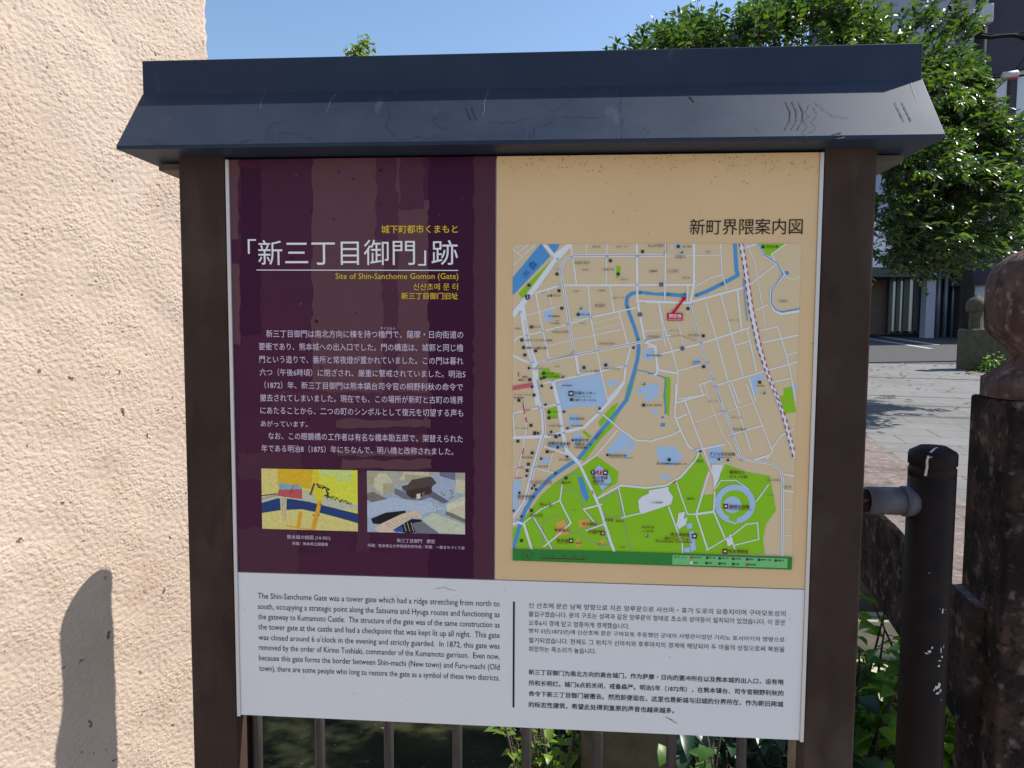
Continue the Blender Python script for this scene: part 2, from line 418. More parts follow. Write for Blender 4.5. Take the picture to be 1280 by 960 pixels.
# dried trails and scratches on the roof slope
def slope_pt(px, py, off=.0009):
    nrm = Vector((0, -.1175, .0855)).normalized()
    p = Vector((0, -.064, .5445 + zr)); d = ray(px, py); t = nrm.dot(p - CAM) / nrm.dot(d)
    return CAM + d * t + nrm * off, nrm
def ribbon(mb, pts, wpx, mi=0, jit=0):
    P = []
    for i in range(len(pts) - 1):
        (xa, ya), (xb, yb) = pts[i], pts[i + 1]
        n = max(1, int(math.hypot(xb - xa, yb - ya) / 2.5))
        for k in range(n):
            t = k / n; P.append((xa + (xb - xa) * t + random.uniform(-jit, jit), ya + (yb - ya) * t + random.uniform(-jit, jit)))
    P.append(pts[-1])
    W = [slope_pt(*p) for p in P]
    vs, fs = [], []
    for i, (p, nr) in enumerate(W):
        d = (W[min(i + 1, len(W) - 1)][0] - W[max(i - 1, 0)][0]).normalized(); s_ = d.cross(nr) * (wpx * .00065 * random.uniform(.5, 1.3))
        vs += [p + s_, p - s_]
    for i in range(len(W) - 1): fs.append((2 * i, 2 * i + 1, 2 * i + 3, 2 * i + 2))
    mb.add(vs, fs, mi)
mb = MB()
trails = [[(485, 132), (488, 150), (484, 158), (492, 165), (498, 173), (512, 175), (522, 170), (538, 174), (545, 168), (548, 172), (560, 174)],
          [(560, 160), (545, 156), (543, 148), (548, 146)], [(338, 176), (342, 168), (356, 166), (372, 166), (384, 172), (398, 176)], [(334, 172), (335, 164), (342, 154), (356, 152)],
          [(666, 170), (668, 160), (680, 156), (690, 152), (695, 144)], [(662, 172), (664, 164)], [(776, 146), (781, 150), (776, 156), (780, 164), (778, 172)], [(776, 140), (777, 118), (775, 108)],
          [(1008, 172), (1004, 165), (1010, 158), (1003, 150), (1012, 144), (1006, 138), (1014, 130)], [(1012, 168), (1020, 160), (1014, 152), (1022, 144), (1016, 134)],
          [(705, 146), (728, 146), (750, 147), (758, 144)], [(610, 152), (630, 154), (650, 150), (668, 145)], [(185, 172), (195, 178), (205, 182)], [(800, 168), (806, 160), (812, 166), (806, 172)],
          [(1018, 128), (1040, 144), (1060, 148)], [(944, 158), (948, 164)], [(690, 140), (720, 122), (742, 112)]]
for t in trails: ribbon(mb, t, .6, 0, 1.6)
for x in (978, 986, 994): ribbon(mb, [(x + 6 - 2, 127), (x + 10, 140), (x + 9, 152), (x + 3, 162)], 1.25)
for x in (1118, 1127): ribbon(mb, [(x, 128), (x + 7, 142), (x + 12, 152)], 1.25)
ribbon(mb, [(1040, 168), (1052, 166)], 1.8); ribbon(mb, [(1046, 174), (1056, 172)], 1.6)
for x in (583, 590): ribbon(mb, [(x, 134), (x + 3, 142), (x + 7, 150)], 1.25)
ribbon(mb, [(862, 120), (868, 127)], 2.4)
ribbon(mb, [(302, 178), (316, 174)], 1.1)
for t in ([(324, 135), (330, 120), (334, 112)], [(408, 142), (412, 128), (420, 118)], [(604, 146), (606, 130), (610, 112), (612, 104)], [(1138, 104), (1144, 118), (1147, 128)], [(494, 118), (497, 108)]):
    ribbon(mb, t, .5, 1, 1.2)
mb.build('dried_trails', [mat('dried_trail_stains', (.013, .019, .031), .7, .2), mat('fine_scratches', (.16, .18, .22), .6, .3)], roof)

# printed panels --------------------------------------------------------------
def pp(px, py):                                # photograph place -> (x, z) on the panel face
    p = at(px, py, 0.0); return p.x, p.z
INK = {}
def ink(name, srgb, rough=.35, spec=.15, scale=1.0):
    """printed colour given as seen (0..255), brought down to a pigment albedo"""
    if name in INK: return INK[name]
    c = [((v / 255 + .055) / 1.055) ** 2.4 if v > 10 else v / 255 / 12.92 for v in srgb]
    c = [min(.86, v * INKGAIN * scale) for v in c]
    if PICTURE: INK[name] = mat('print_' + name, [v * .86 for v in c], rough, spec, col2=[min(.9, v * 1.16) for v in c], scale=210, thr=(.3, .7), detail=9)
    else: INK[name] = mat('print_' + name, c, rough, spec)
    return INK[name]
INKGAIN = 1.22
PICTURE = False

class Sheet(MB):
    """flat print: coloured shapes stacked a few microns apart on the panel face"""
    def __init__(s, base=.0004, step=7e-6, clip=None):
        super().__init__(); s.y = -base; s.step = step; s.mats = []; s.clip = clip; s.wk = 1.0
    def mi(s, m):
        if m not in s.mats: s.mats.append(m)
        return s.mats.index(m)
    def poly(s, pts, m, conv=True):
        """pts in panel metres"""
        s.y -= s.step
        if s.clip: pts = clip_poly(pts, s.clip)
        if len(pts) < 3: return
        a = sum(pts[i][0] * pts[(i + 1) % len(pts)][1] - pts[(i + 1) % len(pts)][0] * pts[i][1] for i in range(len(pts)))
        if a < 0: pts = pts[::-1]
        s.add([(x, s.y, z) for x, z in pts], [tuple(range(len(pts)))], s.mi(m))
    def ppoly(s, pts, m): s.poly([pp(*p) for p in pts], m)
    def line(s, pts, wpx, m):
        P = [Vector(pp(*p)) for p in pts]; hw = wpx * s.wk * .00147 / 2
        s.y -= s.step
        L, Rr = [], []
        for i, p in enumerate(P):
            d0 = (p - P[i - 1]).normalized() if i else None
            d1 = (P[i + 1] - p).normalized() if i < len(P) - 1 else None
            if d0 is None: d0 = d1
            if d1 is None: d1 = d0
            t = (d0 + d1); t = t.normalized() if t.length > 1e-6 else d0
            nr = Vector((-t.y, t.x)); k = hw / max(.5, nr.dot(Vector((-d0.y, d0.x))))
            L.append(p + nr * k); Rr.append(p - nr * k)
        for i in range(len(P) - 1):
            q = [tuple(Rr[i]), tuple(Rr[i + 1]), tuple(L[i + 1]), tuple(L[i])]
            if s.clip: q = clip_poly(q, s.clip)
            if len(q) >= 3: s.add([(x, s.y, z) for x, z in q], [tuple(range(len(q)))], s.mi(m))
    def disc(s, px, py, rpx, m, n=14):
        x, z = pp(px, py); r_ = rpx * .00147
        s.poly([(x + r_ * math.cos(2 * math.pi * k / n), z + r_ * math.sin(2 * math.pi * k / n)) for k in range(n)], m)
    def text(s, txt, px0, px1, py0, m, py1=None, bold=0, hpx=None, rot=0, res=2):
        """a line of writing between two places; py0/py1 are the middle heights at its two ends"""
        s.y -= s.step
        vs, fs = glyphs(txt, 0, res)
        xs = [v[0] for v in vs]; zs = [v[1] for v in vs]
        w_ = max(xs) - min(xs); cz = (max(zs) + min(zs)) / 2; cx = (max(xs) + min(xs)) / 2
        a = Vector(pp(px0, py0)); b = Vector(pp(px1, py1 if py1 is not None else py0))
        c = (a + b) / 2; sx = (b - a).length / w_; sy = sx
        if hpx: sy = hpx * .00147 / (max(zs) - min(zs))
        ca, sa = math.cos(rot), math.sin(rot)
        out = []
        for x, z in vs:
            X, Zz = (x - cx) * sx, (z - cz) * sy
            out.append((c.x + X * ca - Zz * sa, s.y, c.y + X * sa + Zz * ca))
        s.add(out, fs, s.mi(m))
        if bold > 0:                          # heavier strokes: the same line again, a hair to each side
            for dx, dz in ((1, 0), (0, 1)):
                s.y -= s.step; e = bold * sx * 1.6
                s.add([(x + dx * e, s.y, z + dz * e) for x, y, z in out], fs, s.mi(m))

def clip_poly(pts, C):
    out = list(pts)
    n = len(C)
    for i in range(n):
        ax, ay = C[i]; bx, by = C[(i + 1) % n]
        inp, out = out, []
        side = lambda p: (bx - ax) * (p[1] - ay) - (by - ay) * (p[0] - ax)
        for k in range(len(inp)):
            p, q = inp[k], inp[(k + 1) % len(inp)]
            sp, sq = side(p), side(q)
            if sp >= 0: out.append(p)
            if (sp >= 0) != (sq >= 0):
                t = sp / (sp - sq); out.append((p[0] + (q[0] - p[0]) * t, p[1] + (q[1] - p[1]) * t))
        if not out: return []
    return out

_cache = {}
def glyphs(txt, bold=0, res=2):
    k = (txt, bold, res)
    if k in _cache: return _cache[k]
    c = bpy.data.curves.new('writing', 'FONT'); c.body = txt; c.size = 1; c.resolution_u = res; c.offset = bold
    o = bpy.data.objects.new('writing', c); COL.objects.link(o)
    dg = bpy.context.evaluated_depsgraph_get(); dg.update()
    ev = o.evaluated_get(dg); me = ev.to_mesh()
    vs = [(v.co.x, v.co.y) for v in me.vertices]; fs = [tuple(p.vertices) for p in me.polygons]
    ev.to_mesh_clear(); bpy.data.objects.remove(o); bpy.data.curves.remove(c)
    _cache[k] = (vs, fs)
    return vs, fs

def slab(name, pts, m, parent, y0=0.0, th=.004):
    """flat plate whose face is at y0, outline in panel metres (anticlockwise)"""
    mb = MB(); n = len(pts)
    vs = [(x, y0, z) for x, z in pts] + [(x, y0 + th, z) for x, z in pts]
    mb.add(vs, [tuple(range(n)), tuple(range(n, 2 * n))[::-1]] + [(i, n + i, n + (i + 1) % n, (i + 1) % n) for i in range(n)])
    return mb.build(name, m, parent)

W2 = PW / 2
xs_, _ = pp(619.5, 400)                         # seam between purple and beige
zsL = pp(298, 715)[1]; zsM = pp(620, 725.5)[1]; zsR = pp(1018, 736)[1]
zs_ = (zsL + zsM + zsR) / 3
TR = .0075                                      # width of the side trims
m_purple = mat('purple_print', (.074, .015, .046), .3, .12, col2=(.063, .011, .040), scale=9, thr=(.35, .7), rvar=.1)
m_beige = mat('beige_print', (.78, .54, .295), .3, .2, col2=(.72, .495, .265), scale=4, thr=(.3, .75), rvar=.12)
overlay(m_beige, (.30, .17, .07), 95, .70, .74, amount=.55, detail=3)
m_white = mat('silver_white_print', (.76, .752, .755), .34, .2, col2=(.71, .705, .71), scale=3, thr=(.3, .75), rvar=.12)
overlay(m_white, (.25, .25, .27), 120, .72, .76, amount=.5, detail=3)

g_bottom = zB
p_purple = slab('purple_panel', [(-W2 + TR, zs_ + .001), (xs_ - .0012, zs_ + .001), (xs_ - .0012, zT), (-W2 + TR, zT)], m_purple, board)
p_beige = slab('map_panel', [(xs_ + .0012, zs_ + .001), (W2 - TR, zs_ + .001), (W2 - TR, zT), (xs_ + .0012, zT)], m_beige, board)
p_white = slab('translation_panel', [(-W2 + TR, zB), (W2 - TR, zB), (W2 - TR, zs_ - .001), (-W2 + TR, zs_ - .001)], m_white, board)
mb = MB(); mb.box((-W2 + .001, .0045, zB + .002), (W2 - .001, .03, zT - .002)); mb.build('backing_board', M['trim'], board)
for s in (-1, 1):
    a, b = sorted((s * (W2 - TR + .0004), s * (W2 - .0004)))
    mb = MB(); mb.box((a, -.0035, zB - .002), (b, .0044, zT)); mb.build('edge_trim', M['trim'], board, .001)

# purple ground pattern: glossy reflections painted as paler and darker bands
def jag(x0, x1, y0, y1, j=2.5, soft=14):
    P = []
    n = max(2, int((y1 - y0) / soft)); k = max(2, int((x1 - x0) / soft))
    for i in range(n): P.append((x1 + random.uniform(-j, j), y0 + (y1 - y0) * i / n))
    for i in range(k): P.append((x1 - (x1 - x0) * i / k, y1 + random.uniform(-j, j)))
    for i in range(n): P.append((x0 + random.uniform(-j, j), y1 - (y1 - y0) * i / n))
    for i in range(k): P.append((x0 + (x1 - x0) * i / k, y0 + random.uniform(-j, j)))
    return P
mauve = [mat('print_mauve_%s' % n, c, .3, .1, col2=c2, scale=25, thr=(.3, .75)) for n, c, c2 in
         (('deep', (.080, .018, .047), (.072, .016, .043)), ('mid', (.094, .030, .055), (.085, .025, .050)), ('pale', (.134, .058, .072), (.120, .050, .066)), ('dark', (.052, .008, .035), (.047, .007, .032)))]
sh = Sheet(.0003)
sh.clip = [(-W2 + TR, zs_ + .001), (xs_ - .0012, zs_ + .001), (xs_ - .0012, zT), (-W2 + TR, zT)]
for x0_, x1_, y0_, y1_, k in ((326, 392, 185, 520, 0), (390, 500, 185, 492, 2), (470, 496, 185, 300, 1), (496, 536, 250, 490, 2), (500, 530, 185, 262, 1), (478, 498, 240, 500, 1),
                              (284, 299, 185, 300, 2), (284, 300, 330, 430, 2), (592, 640, 185, 725, 1), (536, 592, 185, 725, 3), (300, 326, 210, 420, 3),
                              (340, 540, 490, 512, 1), (420, 538, 524, 534, 2), (435, 538, 542, 552, 1), (424, 540, 562, 570, 2), (300, 420, 520, 566, 0),
                              (298, 376, 566, 600, 1), (298, 372, 660, 725, 1), (372, 500, 690, 725, 0), (446, 462, 590, 690, 1), (428, 540, 574, 586, 2)):
    sh.ppoly(jag(x0_, x1_, y0_, y1_, 2.2, 9), mauve[k])
for _ in range(90):
    x, y = random.uniform(300, 590), random.uniform(205, 715); r_ = random.uniform(.5, 2.6)
    sh.disc(x, y, r_, mauve[random.choice((0, 1, 2, 3))], 7)
sh.build('faded_picture', sh.mats, p_purple)

W_ = ink('white', (228, 222, 235)); Yl = ink('yellow', (235, 180, 45)); Bk = ink('black', (28, 24, 26))
sh = Sheet(.0012)
z2 = lambda x, y: (290 + x / 3.879, 260 + y / 3.879)
def t2(s_, x0, x1, y, m, **k):
    a = z2(x0, y); b = z2(x1, y); sh.text(s_, a[0], b[0], a[1], m, **k)
t2('城下町都市くまもと', 725, 1094, 103, Yl, bold=.008)
for s_, a_, b_, y_, h_ in (('「', 78, 118, 187, 18.3), ('新三丁目御門', 128, 888, 216, 31.5), ('」', 903, 942, 243, 18.8), ('跡', 968, 1096, 216, 30.5)):
    t2(s_, a_, b_, y_, W_, hpx=h_, res=4)
sh.line([z2(120, 301), z2(1097, 303)], 1.1, W_)
t2('Site of Shin-Sanchome Gomon (Gate)', 503, 1098, 335, Yl, bold=.002)
t2('신산초메 문 터', 880, 1096, 382, Yl)
t2('新三丁目御门旧址', 822, 1096, 427, Yl, bold=.009)
sh.build('heading_text', sh.mats, p_purple)

JA = [('新三丁目御門は南北方向に棟を持つ櫓門で、薩摩・日向街道の', 102, 1188, 75, 81), ('要衝であり、熊本城への出入口でした。門の構造は、城郭と同じ櫓', 62, 1188, 145, 154),
      ('門という造りで、番所と常夜燈が置かれていました。この門は暮れ', 65, 1188, 216, 226), ('六つ（午後6時頃）に閉ざされ、厳重に警戒されていました。明治5', 66, 1200, 287, 299),
      ('（1872）年、新三丁目御門は熊本鎮台司令官の桐野利秋の命令で', 92, 1186, 358, 370), ('撤去されてしまいました。現在でも、この場所が新町と古町の境界', 68, 1188, 429, 441),
      ('にあたることから、二つの町のシンボルとして復元を切望する声も', 70, 1188, 499, 512), ('あがっています。', 72, 330, 571, 574),
      ('なお、この眼鏡橋の工作者は有名な橋本勘五郎で、架替えられた', 114, 1186, 640, 654), ('年である明治8（1875）年にちなんで、明八橋と改称されました。', 76, 1134, 708, 724)]
Lil = ink('lilac_white', (206, 188, 208))
sh = Sheet(.0012)
for s_, a, b, ya, yb in JA:
    sh.text(s_, 310 + a / 4.414, 310 + b / 4.414, 400 + ya / 4.414, Lil, 400 + yb / 4.414, bold=0, hpx=9.6 if len(s_) > 10 else None)
sh.text('やぐらもん', 310 + 732 / 4.414, 310 + 815 / 4.414, 400 + 46 / 4.414, Lil)
sh.build('body_text', sh.mats, p_purple)
sh = Sheet(.0012)
for s_, a, b, y in (('熊本城の絵図 (14-301)', 217, 455, 450), ('所蔵：熊本県立図書館', 246, 442, 484), ('新三丁目御門　模型', 823, 1032, 468), ('所蔵：熊本県立大学西研究所作成／所蔵：一新まちづくり会', 662, 1196, 499)):
    sh.text(s_, 310 + a / 4.414, 310 + b / 4.414, 570 + y / 4.414, Lil)
sh.build('caption_text', sh.mats, p_purple)

# two printed pictures
zz = lambda p: (310 + p[0] / 4.414, 570 + p[1] / 4.414)
def pic_sheet(rect):
    s_ = Sheet(.0013); c = [pp(*zz(p)) for p in rect]
    s_.clip = c if sum(c[i][0] * c[(i + 1) % 4][1] - c[(i + 1) % 4][0] * c[i][1] for i in range(4)) > 0 else c[::-1]
    return s_
PICTURE = True
r1 = [(75, 68), (605, 78), (608, 415), (80, 400)]
sh = pic_sheet(r1)
def zp(pts, m): sh.ppoly([zz(p) for p in pts], m)
def zl(pts, wpx, m): sh.line([zz(p) for p in pts], wpx, m)
zp([(70, 60), (615, 60), (615, 420), (70, 420)], ink('straw', (222, 202, 92)))
zp([(70, 60), (165, 62), (162, 215), (70, 230)], ink('pale_straw', (214, 196, 118)))
zp([(165, 62), (362, 62), (350, 180), (165, 160)], ink('orange_wash', (240, 172, 44)))
zp([(362, 62), (392, 62), (395, 150), (355, 180)], ink('yellow_wash', (238, 196, 50)))
zp([(392, 70), (615, 72), (612, 260), (455, 240), (395, 150)], ink('lime_wash', (214, 214, 66)))
zp([(395, 72), (500, 74), (575, 80), (575, 140), (490, 140), (490, 110), (400, 110)], ink('pale_lime', (196, 210, 120)))
zp([(70, 225), (160, 205), (320, 190), (460, 235), (615, 275), (615, 300), (70, 260)], ink('bank_grey', (186, 186, 160)))
zp([(172, 145), (300, 165), (298, 195), (170, 190)], ink('slate_blue', (140, 170, 180)))
zp([(172, 186), (300, 180), (300, 238), (160, 218)], ink('brick_red', (184, 84, 84)))
zp([(76, 258), (165, 232), (240, 236), (330, 250), (430, 275), (615, 320), (615, 372), (520, 345), (420, 318), (300, 293), (180, 298), (76, 314)], ink('canal_blue', (38, 62, 112)))
zp([(76, 316), (200, 300), (300, 298), (420, 322), (615, 376), (615, 420), (70, 420)], ink('sand_wash', (214, 196, 120)))
zp([(178, 232), (215, 236), (212, 360), (200, 362), (196, 300), (182, 300)], ink('bridge_stone', (198, 186, 150)))
for x_ in (190, 202): zl([(x_, 236), (x_ + 6, 350)], .35, ink('sepia', (96, 80, 60)))
zp([(282, 305), (302, 305), (288, 400), (268, 400)], ink('orange_street', (230, 158, 46)))
zp([(372, 190), (415, 190), (412, 240), (372, 412), (345, 412), (385, 260)], ink('orange_street', (230, 158, 46)))
zl([(210, 382), (280, 396), (350, 404)], 1.6, ink('orange_street', (230, 158, 46)))
zp([(355, 175), (415, 170), (415, 250), (378, 250)], ink('yellow_wash', (238, 196, 50)))
for x_, y_ in ((362, 325), (392, 325), (375, 265), (404, 268)): sh.disc(*zz((x_, y_)), 1.2, ink('sepia', (96, 80, 60)), 6)
tree_ink = ink('tree_brown', (66, 62, 36))
for k in range(26):
    t = k / 25; sh.disc(*zz((378 + 70 * t + random.uniform(-8, 8), 160 + 22 * t + random.uniform(-8, 8))), random.uniform(.8, 1.5), tree_ink, 6)
for k in range(30):
    t = k / 29; sh.disc(*zz((425 + 150 * t, 215 + 52 * t + random.uniform(-10, 6))), random.uniform(.6, 1.3), tree_ink, 6)
for k in range(12): sh.disc(*zz((442 + random.uniform(-10, 8), 185 + k * 4)), 1.1, tree_ink, 6)
zl([(76, 218), (160, 208)], 1.2, tree_ink); zl([(76, 236), (160, 216)], .5, ink('sepia', (96, 80, 60)))
zl([(345, 215), (368, 150)], 2.5, ink('sepia', (96, 80, 60)))
zl([(235, 212), (250, 158)], .8, ink('sepia', (96, 80, 60)))
for x_ in (185, 200, 215, 262, 276): zl([(x_, 150), (x_ - 4, 186)], .3, ink('slate_line', (90, 110, 120)))
sh.build('picture', sh.mats, p_purple)
r2 = [(657, 80), (1198, 92), (1198, 432), (660, 418)]
sh = pic_sheet(r2)
zp([(650, 70), (1205, 70), (1205, 440), (650, 440)], ink('model_ground', (158, 170, 186)))
zp([(650, 70), (1205, 70), (1205, 115), (1040, 100), (900, 140), (800, 175), (760, 215), (650, 210)], ink('model_street', (168, 166, 150)))
zp([(1055, 85), (1145, 90), (1145, 135), (1060, 110)], ink('dusk_grey', (110, 108, 132)))
cream = ink('model_cream', (198, 190, 158)); cream2 = ink('model_cream_dim', (168, 160, 128)); green_c = ink('model_greenish', (190, 194, 168))
zp([(662, 85), (730, 85), (728, 150), (664, 160)], cream2); zp([(720, 95), (765, 95), (805, 150), (800, 200), (745, 215), (698, 170), (698, 120)], cream); zp([(745, 150), (805, 150), (800, 205), (748, 214)], cream2)
zp([(868, 82), (1000, 85), (1000, 120), (900, 140), (836, 130)], cream); zp([(868, 100), (1000, 110), (970, 135), (868, 140)], cream2); zp([(1148, 128), (1205, 135), (1205, 212), (1142, 200)], cream)
zp([(1148, 92), (1205, 94), (1205, 128), (1150, 122)], cream2)
zp([(658, 205), (690, 196), (775, 238), (690, 256), (658, 240)], ink('model_shadow', (120, 112, 100)))
zp([(812, 178), (905, 210), (1000, 190), (1010, 225), (905, 262), (806, 205)], ink('stone_base', (112, 112, 120)))
zp([(990, 175), (1110, 250), (1080, 262), (985, 215)], ink('stone_base_dim', (98, 98, 108)))
zp([(848, 165), (882, 158), (905, 130), (1005, 112), (1020, 120), (1042, 148), (1010, 172), (885, 196), (858, 190)], ink('gate_roof', (84, 70, 66)))
zp([(870, 190), (1015, 165), (1015, 205), (905, 235), (880, 215)], ink('gate_wall', (66, 50, 44)))
zp([(930, 210), (952, 205), (952, 232), (932, 238)], ink('gate_white', (210, 200, 182))); zp([(962, 200), (975, 196), (975, 222), (962, 226)], ink('gate_wood', (128, 96, 72)))
for k in range(9): zl([(880 + k * 17, 192 - k * 3), (905 + k * 12, 134 - k * 2.4)], .3, ink('roof_line', (58, 48, 46)))
zp([(655, 262), (800, 228), (830, 235), (1000, 250), (1090, 290), (960, 320), (885, 300), (800, 300), (655, 340)], ink('model_road', (172, 184, 198)))
zp([(680, 345), (760, 312), (870, 300), (870, 318), (740, 376), (690, 372)], ink('pit_dark', (28, 28, 34)))
zp([(700, 398), (740, 370), (850, 318), (930, 300), (962, 326), (960, 345), (905, 340), (820, 392), (800, 420), (720, 420)], ink('bridge_timber', (208, 186, 160)))
for k in range(10): zl([(760 + k * 18, 372 - k * 6), (790 + k * 17, 396 - k * 7)], .35, ink('bridge_line', (140, 110, 90)))
zp([(800, 408), (905, 346), (960, 350), (950, 420), (880, 425)], ink('pit_dark', (28, 28, 34)))
zp([(812, 398), (852, 388), (860, 412), (815, 420)], ink('tarp_blue', (50, 78, 150)))
for x_ in (860, 880, 900): zl([(x_, 365), (x_ + 14, 415)], .6, ink('bridge_timber', (208, 186, 160)))
zp([(905, 370), (960, 360), (1060, 430), (930, 430)], ink('stone_base', (112, 112, 120)))
zp([(960, 350), (1020, 310), (1205, 380), (1205, 432), (1050, 420)], green_c); zp([(1100, 260), (1205, 215), (1205, 350), (1100, 310)], cream); zp([(1090, 270), (1205, 240), (1205, 262), (1100, 300)], ink('cream_top', (206, 204, 180)))
zp([(1095, 305), (1130, 315), (1205, 350), (1205, 372), (1090, 322)], ink('model_shadow', (120, 112, 100)))
zl([(1020, 395), (1110, 350)], .4, cream2); zl([(1085, 415), (1160, 375)], .4, cream2)
for x_, y_ in ((1120, 190), (1125, 210), (1118, 230), (1130, 200), (1050, 240), (1046, 300), (1024, 270), (1068, 200), (1082, 215), (1120, 340), (1040, 280), (1130, 225), (1060, 262)):
    sh.disc(*zz((x_, y_)), random.uniform(.7, 1.4), ink('model_tree', (118, 140, 70)), 6)
sh.build('picture', sh.mats, p_purple)

PICTURE = False
# translations
sh = Sheet(.0005)
EN = ['The Shin-Sanchome Gate was a tower gate which had a ridge stretching from north to', 'south, occupying a strategic point along the Satsuma and Hyuga routes and functioning as',
      'the gateway to Kumamoto Castle.  The structure of the gate was of the same construction as', 'the tower gate at the castle and had a checkpoint that was kept lit up all night.  This gate',
      "was closed around 6 o'clock in the evening and strictly guarded.  In 1872, this gate was", 'removed by the order of Kirino Toshiaki, commander of the Kumamoto garrison.  Even now,',
      'because this gate forms the border between Shin-machi (New town) and Furu-machi (Old', 'town), there are some people who long to restore the gate as a symbol of these two districts.']
for k, s_ in enumerate(EN):
    yl = (60, 110, 160, 211, 262, 312, 362, 412)[k]; yr = (100, 153, 203, 252, 303, 353, 405, 458)[k]
    sh.text(s_, 310 + (48 + k) / 3.879, 310 + 1220 / 3.879, 730 + yl / 3.879, Bk, 730 + yr / 3.879, hpx=10.2)
sh.build('english_text', sh.mats, p_white)
sh = Sheet(.0005)
z6 = lambda x, y: (630 + x / 3.459, 730 + y / 3.459)
KO = [('신 산초메 문은 남북 방향으로 지은 망루문으로 사쓰마・휴가 도로의 요충지이며 구마모토성의', 1217, 93, 127), ('출입구였습니다. 문의 구조는 성곽과 같은 망루문의 형태로 초소와 상야등이 설치되어 있었습니다. 이 문은', 1217, 130, 165),
      ('오후6시 경에 닫고 엄중하게 경계했습니다.', 542, 168, 182), ('명치 5년(1872년)에 신산초메 문은 구마모토 주둔했던 군대의 사령관이었던 기리노 토시아키의 명령으로', 1213, 204, 242),
      ('철거되었습니다. 현재도 그 위치가 신마치와 후루마치의 경계에 해당되어 두 마을의 상징으로써 복원을', 1213, 243, 282), ('희망하는 목소리가 높습니다.', 398, 281, 290)]
for s_, xr, ya, yb in KO:
    a = z6(107, ya); b = z6(xr, yb); sh.text(s_, a[0], b[0], a[1], Bk, b[1], hpx=7.2)
sh.build('korean_text', sh.mats, p_white)
sh = Sheet(.0005)
CN = [('新三丁目御门为南北方向的高台城门，作为萨摩・日向的要冲所在以及熊本城的出入口，设有哨', 1208, 380, 425), ('所和长明灯。城门6点前关闭，戒备森严。明治5年（1872年），在熊本镇台、司令官桐野利秋的', 1208, 429, 471),
      ('命令下新三丁目御门被撤去。然而即便现在，这里也是新城与旧城的分界所在，作为新旧两城', 1207, 474, 520), ('的标志性建筑，希望此处得到复原的声音也越来越多。', 735, 521, 548)]
for s_, xr, ya, yb in CN:
    a = z6(107, ya); b = z6(xr, yb); sh.text(s_, a[0], b[0], a[1], Bk, b[1], bold=.014)
sh.build('chinese_text', sh.mats, p_white)
sh = Sheet(.0005); sh.line([z6(43, 76), z6(41, 533)], 2.4, Bk); sh.build('divider_line', sh.mats, p_white)
# worn marks on the lower panel
sh = Sheet(.0006)
grey_mark = ink('scuff', (120, 118, 118))
for a, b, wd in (((544, 736), (556, 734), .5), ((556, 734), (562, 737), .6), ((562, 737), (570, 738), .4), ((832, 896), (846, 904), .9), ((836, 899), (840, 899), 1.0)):
    sh.line([a, b], wd, grey_mark)
for _ in range(40):
    sh.disc(random.uniform(305, 1000), random.uniform(730, 900), random.uniform(.25, .7), grey_mark, 6)
sh.build('scuff_marks', sh.mats, p_white)

# grime specks washed down from the roof
sh = Sheet(.0004)
speck = mat('brown_grime', (.22, .13, .06), .8)
sh.clip = [(xs_ + .0012, zs_ + .001), (W2 - TR, zs_ + .001), (W2 - TR, zT), (xs_ + .0012, zT)]
for _ in range(230):
    x = random.choice((random.uniform(622, 1022), random.gauss(690, 60), random.gauss(930, 70))); y = 193 + min(60, abs(random.gauss(0, 14)))
    sh.disc(x, y, random.uniform(.2, .75), speck, 6)
for _ in range(60): sh.disc(random.uniform(622, 1022), random.uniform(200, 725), random.uniform(.2, .5), speck, 6)
sh.build('grime_specks', sh.mats, p_beige)

# ---- town map
sh = Sheet(.0012); sh.text('新町界隈案内図', 620 + 775 / 3.2, 620 + 1226 / 3.2, 260 + 75 / 3.2, Bk, hpx=19, bold=-.002, res=4)
sh.build('map_heading', sh.mats, p_beige)
sh = Sheet(.0006, 6e-6)
mc = [pp(*p) for p in ((641, 700), (989, 711.5), (1001.5, 304.5), (641, 305.5))]
sh.clip = mc; sh.wk = .80
A = lambda P: [(630 + x / 4.8, 300 + y / 4.8) for x, y in P]
B = lambda P: [(810 + x / 4.8, 300 + y / 4.8) for x, y in P]
Cc = lambda P: [(630 + x / 4, 480 + y / 4) for x, y in P]
Dd = lambda P: [(810 + x / 4, 480 + y / 4) for x, y in P]
E_ = lambda P: [(620 + x / 3.2, 480 + y / 3.2) for x, y in P]
land = ink('map_land', (203, 182, 147)); street = ink('map_street', (212, 214, 224)); blue = ink('map_water', (78, 140, 194)); pale = ink('map_public', (160, 186, 214))
green = ink('map_park', (132, 184, 34)); tram = ink('map_tram', (150, 140, 128)); navy = ink('map_navy', (38, 56, 104)); red = ink('map_red', (190, 26, 44)); pink = ink('map_arcade', (192, 92, 100))
dkgreen = ink('map_bar', (48, 122, 54)); legend = ink('map_legend', (112, 182, 112)); wallg = ink('map_wall', (140, 144, 130)); orange = ink('map_castle', (214, 158, 84)); maroon = ink('map_maroon', (92, 24, 30)); grey = ink('map_grey', (116, 108, 98)); teal = ink('map_teal', (40, 130, 110)); violet = ink('map_violet', (70, 66, 140))
lblue = ink('map_lozenge', (140, 170, 214))
sh.ppoly([(636, 300), (1010, 300), (1000, 720), (636, 710)], land)
